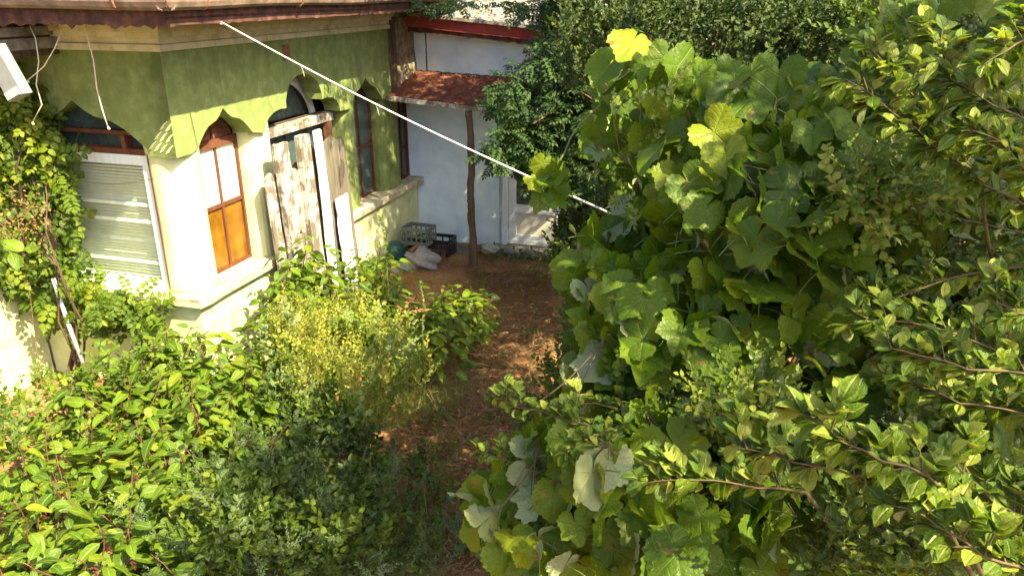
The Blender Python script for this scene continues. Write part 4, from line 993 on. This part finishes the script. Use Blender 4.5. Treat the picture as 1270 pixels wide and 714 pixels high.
def creep_pts(poly, n, gap, lo, hi):
    q = scatter(poly, n, gap); offs = rng.uniform(lo, hi, len(q)); out = []
    for (x, y), o_ in zip(q, offs):
        v = at(x, y, 1.) - CAMP; tA = np.dot(P1 - bd * o_ - CAMP, bd) / np.dot(v, bd); tD = np.dot(PD + bn * o_ - CAMP, bn) / np.dot(v, bn)
        out.append(CAMP + v * min(tA, tD if tD > 0 else 1e9))
    return np.array(out)
P = creep_pts(cr1, 190, 11, .06, .26); dd, nn = orient(len(P), unit(-bd + bn + [0, 0, .8]), .35, 1.0, .6); leaves('compound_leaf', PIM, P, dd, nn, rng.uniform(.18, .29, len(P)), CRr)
P2 = creep_pts(cr2, 110, 12, .10, .5); dd, nn = orient(len(P2), unit(-bd * .6 + bn + [0, 0, 1.2]), .4, .8, .8); leaves('compound_leaf', PIM, P2, dd, nn, rng.uniform(.16, .28, len(P2)), CRr)
P3 = np.concatenate([creep_pts(cr1, 420, 0, .02, .30), creep_pts(cr2, 130, 0, .04, .3)]); dd, nn = orient(len(P3), unit(-bd + bn + [0, 0, .6]), .5, 1.0, .8); cloud('foliage', PIN2, P3, dd, nn, rng.uniform(.18, .30, len(P3)), LM['creeper'], CRr)
mb = MB()
for i in range(7):
    e = P[rng.integers(0, len(P))] if i > 1 else P[np.argmax(P[:, 2])]; m_ = onA_(72, 330, .25 + .05 * i); c = curve_pts(b + [.03 * i - .08, 0, 0], m_, 0, .05, 6, i) + curve_pts(m_, e, .05, .08, 7, i + 50)[1:]; mb.tube(c, [.035 - .0028 * j for j in range(12)] if i < 2 else [.014 - .001 * j for j in range(12)], 6)
mb.build('trunk', M['dark_wood'], CRr, smooth=True)
mb = MB()
for i in range(26):
    s0 = P3[rng.integers(0, len(P3))]; mb.tube(curve_pts(s0, s0 + rng.normal(0, .3, 3), -.1, .08, 6, i), .0035, 3)
stuff(mb.build('tendril', M['stem_green'], CRr))
# rusty-red dried flower head and pale leaves at the left edge
b = at(20, 330, 4.6); root = thing('dry_flower_weed', 'weed with a rust-red dry flower head at the left edge', 'plant', (b[0] - .1, b[1], -.12))
mb = MB(); top = at(32, 268, 4.6); base = np.array(root.location)
for i in range(9):
    e = top + rng.normal(0, .10, 3) + [0, 0, .02]; mb.tube(curve_pts(base, e, .0, .03, 8, 3) if i == 0 else curve_pts(at(24, 330, 4.6), e, .05, .1, 6, i), .0022, 4)
mb.build('stem', M['stem_brown'], root)
q = top + rng.normal(0, 1, (240, 3)) * [.085, .06, .075]; cloud('flower_head', SMALL, q, rng.normal(0, 1, (240, 3)), rup(240), rng.uniform(.012, .028, 240), LM['dead'], root)
q = at_many(rng.uniform(-6, 40, 9), rng.uniform(305, 345, 9), rng.uniform(4.5, 4.7, 9)); dd, nn = orient(9, (.3, -.4, 1), .5, .4, 1); leaves('leaf', PM, q, dd, nn, rng.uniform(.10, .16, 9), root)

# ---- grape vines: one big mass at the right
def grape_vine(lab, poly, dfn, base, nleaf, gap, size, nin, thick=(0, .22), inner=(.25, 1.1), nrm=None, jit=.55, bunches=()):
    base = np.array(base, float); root = thing('grape_vine', lab, 'vine', tuple(base), 'grape vines over the right half of the yard')
    q = scatter(poly, nleaf, gap); d = dfn(q[:, 0], q[:, 1]) + rng.uniform(*thick, len(q)); P = at_many(q[:, 0], q[:, 1], d)
    nm = unit(nrm if nrm is not None else (LN * .8 + np.array([-.15, -.55, .55]))); dd, nn = orient(len(P), nm, jit, 1.0, .55)
    S = rng.uniform(*size, len(P)) * np.where(rng.random(len(P)) < .38, rng.uniform(.4, .8, len(P)), 1.0)
    fl = (rng.random(len(P)) < np.clip(.04 + .35 * (780 - q[:, 0]) / 120, .04, .38)); nn[fl] = -nn[fl] + rng.normal(0, .4, (int(fl.sum()), 3)); nn /= np.linalg.norm(nn, axis=1, keepdims=True)
    leaves('leaf', GM, P, dd, nn, S, root)
    qi = scatter(poly, nin); di = dfn(qi[:, 0], qi[:, 1]) + rng.uniform(*inner, len(qi)); Pi = at_many(qi[:, 0], qi[:, 1], di); Pi = Pi[Pi[:, 2] > 0]
    d2, n2 = orient(len(Pi), nm, .7, 1.0, .8); cloud('inner_foliage', GRAPE, Pi, d2, n2, rng.uniform(size[0], size[1], len(Pi)), LM['grape'], root)
    mb = MB(); nb = []
    for i in range(len(P)):                       # petioles, running back from each leaf
        a = P[i]; e = a - nn[i] * .10 - dd[i] / np.linalg.norm(dd[i]) * S[i] * .2 + rng.normal(0, .02, 3); mb.tube([a, (a + e) / 2 + [0, 0, .006], e], .0022, 4, False); nb.append(e)
    stuff(mb.build('petiole', M['stem_green'], root)); nb = np.array(nb)
    for i in range(14):
        mb = MB()
        st = nb[rng.integers(0, len(nb))]; c = [st]
        for s in range(5):
            dl = np.linalg.norm(nb - c[-1] - np.array([-.05, .05, .16]), axis=1); c.append(nb[np.argmin(dl + rng.random(len(nb)) * .12)])
        cc = []
        for a, e in zip(c[:-1], c[1:]): cc += curve_pts(a, e, .03, .10, 4, i)[:-1]
        cc = np.array(cc)
        for _ in range(5): cc[1:-1] = (cc[:-2] + cc[2:] + cc[1:-1]) / 3
        mb.tube(list(cc), .0030, 5); mb.build('shoot', M['stem_pink'], root, smooth=True)
    canes('cane', base, Pi[rng.integers(0, len(Pi), 10)], .016, M['stem_grey'], root)
    for (x, y, dp) in bunches:
        c = at(x, y, dp); bm = bmesh.new()
        for k in range(24):
            t = k / 24; rr = .032 * (1 - .75 * t); a = k * 2.4; bmesh.ops.create_icosphere(bm, subdivisions=2, radius=.0095, matrix=Matrix.Translation((rr * math.cos(a), rr * math.sin(a), -.11 * t)))
        me_ = bpy.data.meshes.new('grape_bunch'); bm.to_mesh(me_); bm.free(); me_.materials.append(M['grape']); me_.polygons.foreach_set('use_smooth', [True] * len(me_.polygons)); o = new_obj('grape_bunch', me_, root); o.location = Vector(c - base)
    return root
dv = idw([(740, 50, 3.6), (700, 200, 4.0), (740, 265, 3.5), (680, 340, 3.4), (700, 420, 3.1), (600, 620, 2.9), (650, 700, 2.6), (780, 400, 2.7), (780, 600, 2.4), (900, 100, 3.0), (900, 250, 2.6), (900, 400, 2.6), (900, 560, 2.6),
          (1000, 50, 3.2), (1100, 200, 2.6), (1000, 300, 2.5), (1100, 400, 2.8), (1200, 300, 2.7), (1000, 600, 2.4), (1200, 600, 2.4), (1200, 50, 2.6), (850, 700, 2.3), (1100, 700, 2.2)])
va = [(758, 70), (765, 50), (785, 45), (810, 60), (850, 80), (930, 88), (990, 90), (1030, 100), (1060, 170), (1060, 330), (1040, 420), (930, 430), (880, 440), (820, 440), (770, 450), (740, 440), (715, 440), (722, 400), (722, 370), (695, 338), (712, 305), (765, 275), (770, 225), (742, 200), (730, 150), (745, 115)]
grape_vine('grape vine mound above the path with pale turned leaves on its left edge', va, dv, (1.1, 3.2, -.12), 300, 18, (.115, .205), 420, bunches=[(1205, 22, 2.9)])
vs = [(640, 215), (665, 195), (690, 190), (700, 215), (690, 250), (665, 252), (655, 235)]
vb = [(710, 440), (760, 450), (900, 440), (960, 460), (960, 714), (650, 714), (625, 690), (590, 650), (578, 620), (620, 570), (650, 545), (710, 500), (700, 460)]
grape_vine('grape vine tumbling low over the path edge at the bottom', vb, dv, (.7, 2.7, -.12), 260, 18, (.11, .195), 330, bunches=[(955, 478, 2.9), (975, 470, 3.0)])
vc = [(1060, 40), (1090, 0), (1270, 0), (1270, 714), (960, 714), (960, 460), (1040, 430), (1060, 330), (1060, 170)]
grape_vine('shaded grape vine under the plum branches at the right edge', vc, dv, (2.2, 3.0, -.12), 190, 24, (.11, .20), 330, thick=(.05, .5), bunches=[])
q = scatter(vs, 7, 14); P = at_many(q[:, 0], q[:, 1], np.full(len(q), 3.9)); root = thing('vine_shoot', 'small hanging vine shoot with round leaves in front of the clothesline and door', 'vine', (.6, 3.6, 3.4))
dd, nn = orient(len(P), LN + [-.2, -.6, .3], .4); leaves('leaf', GM, P, dd, nn, rng.uniform(.10, .14, len(P)), root); mb = MB()
mb.tube(curve_pts(at(745, 130, 3.7), at(700, 190, 3.9), .1, .05, 5, 1) + curve_pts(at(700, 190, 3.9), at(668, 235, 3.9), .02, .05, 5, 2), .005, 5); mb.build('shoot', M['stem_green'], root)

# ---- plum saplings with reddish twigs
def plum(lab, paths, base, leafs, nmax, r0=.0038, grp='plum saplings at the right edge', per=6, stepm=.010):
    base = np.array(base, float); root = thing('plum_sapling', lab, 'tree', tuple(base), grp); mb = MB(); P, D, U, S = [], [], [], []
    for pi, path in enumerate(paths):
        pts = [at(*p_) for p_ in path]; c = []
        for a, e in zip(pts[:-1], pts[1:]): c += curve_pts(a, e, .03, .03, 5, pi)[:-1]
        c.append(pts[-1]); k = len(c); mb.tube(c, [r0 * (1 - .75 * j / (k - 1)) for j in range(k)], 6)
        kn = c[0] + ([.35, .25, -.5] if path[0][0] < 1290 else [.2, .1, -.2]); mb.tube(curve_pts(base, kn, .05, .04, 7, pi) + [(kn + c[0]) / 2 + [0, .03, 0], c[0]], [.011 - .0007 * j for j in range(9)], 6)
        acc = 0
        for j in range(k - 1):
            seg = c[j + 1] - c[j]; ln = np.linalg.norm(seg); t = 0
            while t < ln:
                o_ = c[j] + seg * t / ln; t += stepm * random.uniform(.7, 1.3); a0 = random.uniform(0, 6.28)
                side = unit(np.cross(seg, [math.cos(a0), math.sin(a0), .5])); sl = random.choice((.008, .012, .02, .05)); tip = o_ + side * sl + unit(seg) * sl * .6 + [0, 0, sl * .4]; (mb.tube([o_, tip], [.0022, .0012], 4, False) if sl > .04 else None)
                for q_ in range(per if sl > .02 else 3):
                    a1 = random.uniform(0, 6.28); dd = unit(side * .8 + unit(seg) * .5 + [math.cos(a1) * .7, math.sin(a1) * .7, random.uniform(-.1, .8)]); P.append(o_ + (tip - o_) * random.uniform(.5, 1)); D.append(dd); U.append(np.array([random.uniform(-.4, .4), random.uniform(-.5, .2), 1])); S.append(random.uniform(*leafs))
    idx = np.arange(len(P)); random.shuffle(list(idx)); sel = rng.permutation(len(P)); P, D, U, S = (np.array(x)[sel] for x in (P, D, U, S))
    mb.build('branch', M['stem_pink'], root, smooth=True); m_ = min(nmax, len(P)); leaves('leaf', PLM, P[:m_], D[:m_], U[:m_], S[:m_], root)
    if len(P) > m_: cloud('foliage', PLUM, P[m_:], D[m_:], U[m_:], S[m_:], LM['plum'], root)
    print('plum', len(P)); return root
plum('plum sapling with bright tips arching over the top right corner', [
    [(1300, 275, 2.3), (1215, 228, 2.2), (1160, 182, 2.1), (1110, 142, 2.05), (1048, 98, 2.0)], [(1215, 228, 2.2), (1150, 140, 2.1), (1110, 95, 2.05), (1078, 58, 2.0)],
    [(1300, 170, 2.2), (1230, 130, 2.1), (1180, 100, 2.1), (1150, 28, 2.1)], [(1300, 40, 2.0), (1250, 62, 1.95), (1215, 85, 1.95)], [(1300, 250, 2.1), (1240, 175, 2.0), (1200, 160, 2.0)]],
     (2.6, 2.4, -.12), (.038, .060), 290)
plum('plum sapling reaching in from the right edge at mid height', [
    [(1300, 400, 1.9), (1262, 388, 1.85), (1228, 372, 1.85)], [(1300, 470, 2.0), (1200, 458, 1.95), (1130, 438, 1.95), (1105, 432, 1.95)], [(1300, 330, 2.4), (1200, 340, 2.4), (1110, 370, 2.4), (1070, 360, 2.4)],
    [(1300, 520, 2.2), (1190, 500, 2.2), (1120, 470, 2.2)], [(1300, 300, 2.6), (1180, 270, 2.6), (1090, 240, 2.5)], [(1250, 440, 2.3), (1130, 400, 2.3), (1060, 400, 2.3)]],
     (2.3, 2.2, -.12), (.038, .058), 280)
plum('nearest plum sapling with yellow-green leaves at the bottom right', [
    [(1190, 640, 1.55), (1150, 590, 1.45), (1095, 572, 1.4), (1045, 548, 1.4), (1010, 520, 1.4)], [(1150, 590, 1.5), (1060, 590, 1.55), (980, 572, 1.6), (905, 552, 1.65)],
    [(1300, 720, 1.5), (1220, 690, 1.45), (1160, 650, 1.45), (1130, 630, 1.45)], [(1000, 610, 2.0), (940, 605, 2.0), (870, 595, 2.0), (795, 600, 2.0)], [(1300, 660, 1.8), (1230, 620, 1.8), (1180, 570, 1.8)]],
     (1.9, 1.6, -.12), (.034, .056), 295, per=9)
plum('plum sapling with small dense leaves leaning over the path edge', [
    [(820, 600, 2.6), (760, 540, 2.6), (700, 520, 2.7), (640, 505, 2.8), (605, 490, 2.9)], [(800, 520, 2.8), (740, 500, 2.8), (700, 505, 2.8)], [(760, 560, 2.5), (740, 540, 2.5), (700, 560, 2.5)], [(700, 600, 2.8), (640, 575, 2.9), (590, 560, 3.0)]],
     (.9, 2.9, -.12), (.030, .048), 280)

# ---- dark small-leaved shrubs behind and below the vines
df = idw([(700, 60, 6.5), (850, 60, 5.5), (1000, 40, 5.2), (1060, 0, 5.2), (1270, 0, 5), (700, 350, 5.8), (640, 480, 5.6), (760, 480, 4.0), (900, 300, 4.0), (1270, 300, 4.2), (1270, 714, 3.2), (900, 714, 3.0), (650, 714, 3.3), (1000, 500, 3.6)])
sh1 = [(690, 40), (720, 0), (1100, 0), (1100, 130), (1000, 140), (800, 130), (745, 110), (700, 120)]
bush('shrub', 'dense shade-darkened shrub behind the top of the grape vine', 'shrub', (860, 330), sh1, df, LM['deep'], SPR, 1500, (.16, .28), M['stem_brown'], zmin=.2, ncane=24, thick=(-.3, .8), r0=.03)
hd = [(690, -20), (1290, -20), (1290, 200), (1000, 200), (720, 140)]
bush('hedge', 'shade-darkened overgrown hedge closing the garden behind the vines', 'hedge', (1000, 250), hd, idw([(700, 0, 9.5), (1290, 0, 8.0), (1000, 200, 7.0)]), LM['deep'], SPR, 1500, (.34, .6), M['stem_brown'], zmin=.0, ncane=30, thick=(-.4, 1.2), r0=.04, thr=-9)
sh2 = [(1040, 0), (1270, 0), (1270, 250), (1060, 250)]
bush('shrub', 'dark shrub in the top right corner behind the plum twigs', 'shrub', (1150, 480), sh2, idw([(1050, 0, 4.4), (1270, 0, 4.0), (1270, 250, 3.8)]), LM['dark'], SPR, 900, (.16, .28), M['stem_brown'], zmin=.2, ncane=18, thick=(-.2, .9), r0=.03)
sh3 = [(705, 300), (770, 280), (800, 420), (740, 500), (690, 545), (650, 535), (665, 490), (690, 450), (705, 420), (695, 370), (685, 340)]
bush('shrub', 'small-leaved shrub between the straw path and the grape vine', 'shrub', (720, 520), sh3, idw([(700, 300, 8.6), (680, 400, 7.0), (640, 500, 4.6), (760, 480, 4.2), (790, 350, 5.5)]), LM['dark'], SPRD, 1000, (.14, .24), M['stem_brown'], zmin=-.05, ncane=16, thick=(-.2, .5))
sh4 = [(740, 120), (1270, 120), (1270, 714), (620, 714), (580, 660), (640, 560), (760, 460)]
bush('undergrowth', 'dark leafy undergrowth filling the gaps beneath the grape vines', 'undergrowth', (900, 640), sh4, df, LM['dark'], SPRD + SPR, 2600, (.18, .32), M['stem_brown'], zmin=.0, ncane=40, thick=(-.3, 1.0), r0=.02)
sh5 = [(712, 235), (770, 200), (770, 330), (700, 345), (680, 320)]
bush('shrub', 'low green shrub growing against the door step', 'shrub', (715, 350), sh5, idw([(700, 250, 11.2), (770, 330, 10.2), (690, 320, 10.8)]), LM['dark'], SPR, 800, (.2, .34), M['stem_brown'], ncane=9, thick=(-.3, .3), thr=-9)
# sunlit small-leaved sprays among the vines
for i, (poly, dp, lab) in enumerate([([(1040, 215), (1130, 190), (1160, 240), (1080, 290), (1040, 260)], 2.5, 'light green leafy spray between the big vine leaves under the plum twigs'),
                                     ([(880, 480), (960, 470), (1000, 520), (940, 560), (870, 540)], 2.5, 'light green leafy spray low in the middle of the grape vines'),
                                     ([(1100, 470), (1270, 480), (1270, 600), (1180, 590), (1110, 540)], 2.7, 'small-leaved green spray behind the nearest plum sapling')]):
    b = at_z(poly[0][0] + 60, 600, .0); root = thing('leafy_spray', lab, 'shrub', tuple(b)); sprigs('foliage', SPR, poly, lambda x, y, dp=dp: np.full(len(x), dp), 120, (-.15, .25), (.12, .2), LM['plum'], root)
    q = scatter(poly, 6); canes('stem', b, at_many(q[:, 0], q[:, 1], np.full(6, dp)), .010, M['stem_brown'], root)

for i, (poly, dp, n_, lab) in enumerate([([(760, 430), (880, 440), (880, 520), (780, 540), (740, 480)], 2.95, 70, 'light green small-leaved spray beside the lowest big vine leaves'),
                                     ([(1040, 290), (1270, 250), (1270, 470), (1120, 480), (1040, 400)], 2.95, 420, 'thicket of small oval leaves filling the right edge at mid height'),
                                     ([(1050, 620), (1270, 600), (1270, 714), (1000, 714)], 2.1, 260, 'small-leaved thicket in the bottom right corner'),
                                     ([(1060, 60), (1270, 0), (1270, 200), (1080, 200)], 3.0, 160, 'thin green sprays behind the plum tips in the top right corner'),
                                     ([(760, 100), (900, 90), (980, 200), (800, 300), (760, 250)], 3.3, 60, 'small green sprays showing between the upper vine leaves')]):
    b = at_z(poly[0][0] + 30, 650, .0); root = thing('leafy_spray', lab, 'shrub', tuple(b)); sprigs('foliage', SPR, poly, lambda x, y, dp=dp: np.full(len(x), dp), n_, (-.15, .45), (.11, .2), LM['dark'] if n_ > 200 else LM['plum'], root)
    q = scatter(poly, 8); canes('stem', b, at_many(q[:, 0], q[:, 1], np.full(8, dp + .2)), .008, M['stem_brown'], root)
# ---- locust tree in front of the annex
lt_poly = [(505, 0), (700, 0), (760, 30), (760, 120), (760, 200), (760, 245), (735, 240), (700, 235), (660, 222), (640, 215), (612, 205), (604, 190), (630, 165), (612, 135), (606, 112), (640, 92), (652, 84), (672, 60), (665, 24), (620, 8), (560, 6), (520, 12)]
tb = np.array([1.9, 10.0, -.12]); LT = thing('locust_tree', 'feathery locust tree hanging over the annex roof and door', 'tree', tuple(tb))
q = scatter(lt_poly, 1900); d = np.where(q[:, 1] < 45, 10.6, 9.6) + rng.uniform(-.9, .8, len(q)); P = at_many(q[:, 0], q[:, 1], d); dd, nn = orient(len(P), (.1, -.4, 1), .35, .5, .9)
cloud('foliage', PINN, P, dd, nn, rng.uniform(.22, .34, len(P)), LM['locust'], LT)
# the crown goes on above and to the right of the picture
q = rng.normal(0, 1, (1500, 3)); q /= np.linalg.norm(q, axis=1, keepdims=True); q *= rng.random((1500, 1)) ** .4; 
P2 = np.array([2.6, 10.0, 4.6]) + q * [2.6, 2.0, 1.5]; keep = (P2[:, 0] > .9 + .25 * (5 - P2[:, 2])); P2 = P2[keep]; q = rng.normal(0, 1, (600, 3)); q /= np.linalg.norm(q, axis=1, keepdims=True); q *= rng.random((600, 1)) ** .4; P2 = np.concatenate([P2, np.array([.7, 9.3, 5.7]) + q * [1.5, 1.5, .75]]); dd, nn = orient(len(P2), (.1, -.3, 1), .4, .5, .9)
cloud('outer_foliage', PINN, P2, dd, nn, rng.uniform(.25, .38, len(P2)), LM['locust'], LT)
mb = MB(); fk = tb + [.1, 0, 2.4]; mb.tube(curve_pts(tb, fk, 0, .03, 6, 1), [.13, .12, .11, .10, .095, .09], 10)
for i in range(16):
    e = P[rng.integers(0, len(P))] if i < 10 else P2[rng.integers(0, len(P2))]; mb.tube(curve_pts(fk, e, .15, .07, 8, i), [.06 - .0068 * j for j in range(8)], 6)
mb.build('trunk', M['bark'], LT, smooth=True)

# ---- unseen tree added on the right so that its crown shades the vines
wt = np.array([5.2, -1.2, -.12]); WT = thing('shade_tree', 'unseen tree added on the right whose crown shades the grape vines', 'tree', tuple(wt))
cc = np.array([4.15, .15, 6.3]); n_ = 700; q = rng.normal(0, 1, (n_, 3)); q /= np.linalg.norm(q, axis=1, keepdims=True); q *= rng.random((n_, 1)) ** .38; P = cc + q * [2.1, 2.1, 1.1]
q = rng.normal(0, 1, (560, 3)); q /= np.linalg.norm(q, axis=1, keepdims=True); P = np.concatenate([P, np.array([2.95, 1.15, 6.2]) + q * rng.random((560, 1)) ** .4 * [.95, .9, .5]]); n_ = len(P); keep = np.ones(n_, bool)  # second crown lobe added to shade the weeds left of the path
for (x, y, dp, rr) in [(1100, 140, 2.05, .24), (1180, 200, 2.15, .22), (1235, 110, 2.1, .2), (1060, 570, 1.45, .20), (1130, 600, 1.45, .18), (1230, 680, 1.45, .18), (760, 630, 2.5, .20), (700, 610, 2.6, .15), (800, 110, 3.4, .35), (860, 60, 3.3, .2), (1250, 420, 1.9, .2), (1010, 215, 2.6, .16), (1060, 330, 2.5, .14), (790, 400, 2.7, .14), (1190, 455, 1.95, .14), (930, 560, 1.7, .16), (700, 400, 3.1, .3), (720, 290, 3.5, .3), (1240, 250, 2.1, .2)]:  # crown leaves removed so that sun patches reach chosen plants
    t = at(x, y, dp); v = P - t; d_ = np.linalg.norm(v - np.outer(v @ LN, LN), axis=1); keep &= d_ > rr
P = P[keep]; dd, nn = orient(len(P), (.1, -.1, 1), .4, .6, .9); cloud('foliage', PINN, P, dd, nn, rng.uniform(.30, .45, len(P)), LM['creeper'], WT)
mb = MB(); fk = wt + [-.1, .1, 4.4]; mb.tube(curve_pts(wt, fk, 0, .02, 6, 1), [.17, .15, .14, .13, .12, .11], 10)
for i in range(14): mb.tube(curve_pts(fk, P[rng.integers(0, len(P))], .1, .06, 8, i), [.06 - .0068 * j for j in range(8)], 6)
mb.build('trunk', M['bark'], WT, smooth=True)

# ---- straw, twigs and dead leaves on the path; a tuft of dry grass
pth = [(600, 335), (660, 335), (690, 400), (660, 450), (650, 560), (620, 640), (640, 714), (520, 714), (500, 600), (490, 560), (520, 500), (530, 430), (560, 400), (600, 390)]
pw = [at_z(x, y, -.1)[:2] for x, y in pth]; lo = np.min(pw, 0); hi = np.max(pw, 0); q = lo + rng.random((42000, 2)) * (hi - lo); big = [(a + (.25 if a > -.4 else -.25), b) for a, b in pw]; q = q[inpoly(q[:, 0], q[:, 1], big)]
n_ = len(q); a_ = rng.uniform(0, 6.28, n_) * .5 + .6; P = np.stack([q[:, 0], q[:, 1], ground_h(q[:, 0], q[:, 1]) + rng.uniform(.0, .035, n_)], 1)
o = cloud('straw_litter', [t_blade(i, .012, 3, .35) for i in range(4)], P, np.stack([np.cos(a_), np.sin(a_), rng.uniform(-.05, .22, n_)], 1), np.tile([0, 0, 1.], (n_, 1)) + rng.normal(0, .4, (n_, 3)), rng.uniform(.05, .24, n_), LM['straw'])
tag(o, 'brown straw and dry stalks matted over the garden path', 'straw'); print('straw', n_)
k = rng.permutation(n_)[:3600]; dd, nn = orient(3600, (0, 0, 1), .35, .1, 1); o = cloud('dead_leaves', DEAD, P[k] + [0, 0, .02], dd, nn, rng.uniform(.025, .07, 3600), LM['dead']); tag(o, 'fallen dead leaves scattered on the straw path', 'dead leaves')
mb = MB()
for i in range(70):
    a = P[rng.integers(0, n_)] + [0, 0, .03]; e = a + np.append(rng.normal(0, .14, 2), .01); mb.tube(curve_pts(a, e, .02, .05, 4, i), random.uniform(.003, .006), 4)
o = stuff(mb.build('twigs', M['stem_grey'], None)); tag(o, 'thin broken twigs lying across the straw path', 'twigs')
b = at_z(535, 500, -.1); n_ = 420; a_ = rng.uniform(0, 6.28, n_); P = b + np.stack([rng.normal(0, .22, n_), rng.normal(0, .28, n_), np.zeros(n_)], 1); P[:, 2] = ground_h(P[:, 0], P[:, 1])
o = cloud('dry_grass', [t_blade(i, .010, 5, .6) for i in range(4)], P, np.stack([np.cos(a_) * .5, np.sin(a_) * .5, np.ones(n_)], 1), np.stack([-np.cos(a_), -np.sin(a_), np.full(n_, .4)], 1), rng.uniform(.15, .42, n_), LM['grassy']); tag(o, 'tuft of dry yellowish grass between the bush and the path', 'grass')
# low seedlings along the path
for i, (x, y, lab) in enumerate([(600, 600, 'small green seedling on the path by the vine'), (560, 560, 'low green seedling at the left border of the path'), (615, 520, 'green seedling in the straw near the plum twigs'), (575, 690, 'yellow-green seedling at the bottom of the path'), (620, 455, 'tiny seedling in the middle of the straw'), (660, 420, 'leafy seedling against the shrub beside the path'), (560, 520, 'seedling beside the dry grass tuft')]):
    b = at_z(x, y, -.1); root = thing('seedling', lab, 'plant', tuple(b)); P = b + rng.normal(0, 1, (22, 3)) * [.10, .10, .03] + [0, 0, .06]; cloud('foliage', SPR, P, dirs(22, .9, 0, None, .6), rup(22), rng.uniform(.06, .13, 22), LM['plum'] if i in (3,) else LM['dark'], root); canes('stem', b, P[:5], .004, M['stem_green'], root)
# ground cover under the vines and along the left wall
q = np.concatenate([np.stack([rng.uniform(.75, 6, 3800), rng.uniform(1.2, 10.8, 3800)], 1), np.stack([rng.uniform(-6.5, -2.0, 1100), rng.uniform(2.0, 7.6, 1100)], 1)])
q = q[~((q[:, 0] < 1.0) & (q[:, 1] > 6))]; fa = (q - P1[:2]) @ (-bn[:2]); fb = (q - P1[:2]) @ bd[:2]; q = q[~((fb > -.15) & ((q - P1[:2]) @ bn[:2] < .15))]; q = q[~((q - PD[:2]) @ bn[:2] < .1)]
P = np.stack([q[:, 0], q[:, 1], ground_h(q[:, 0], q[:, 1]) + rng.uniform(0, .12, len(q))], 1)
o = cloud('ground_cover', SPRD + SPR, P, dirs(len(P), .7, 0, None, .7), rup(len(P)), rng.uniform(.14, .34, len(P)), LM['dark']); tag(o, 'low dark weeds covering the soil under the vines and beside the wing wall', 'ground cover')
# weeds at the wall foot of the annex
q = scatter([(588, 300), (690, 312), (700, 345), (640, 340), (590, 332)], 150); P = np.array([onC(x, y, .5) for x, y in q]); P[:, 2] = np.maximum(P[:, 2], -.1)
o = cloud('wall_weeds', SMALL + DEAD, P, dirs(len(P), .8, 0), rup(len(P)), rng.uniform(.04, .09, len(P)), LM['dark']); tag(o, 'sparse dark weeds along the step below the white door', 'weeds')
print('objects', len(sc.objects), 'tris', sum(len(o.data.polygons) for o in sc.objects if o.type == 'MESH'))
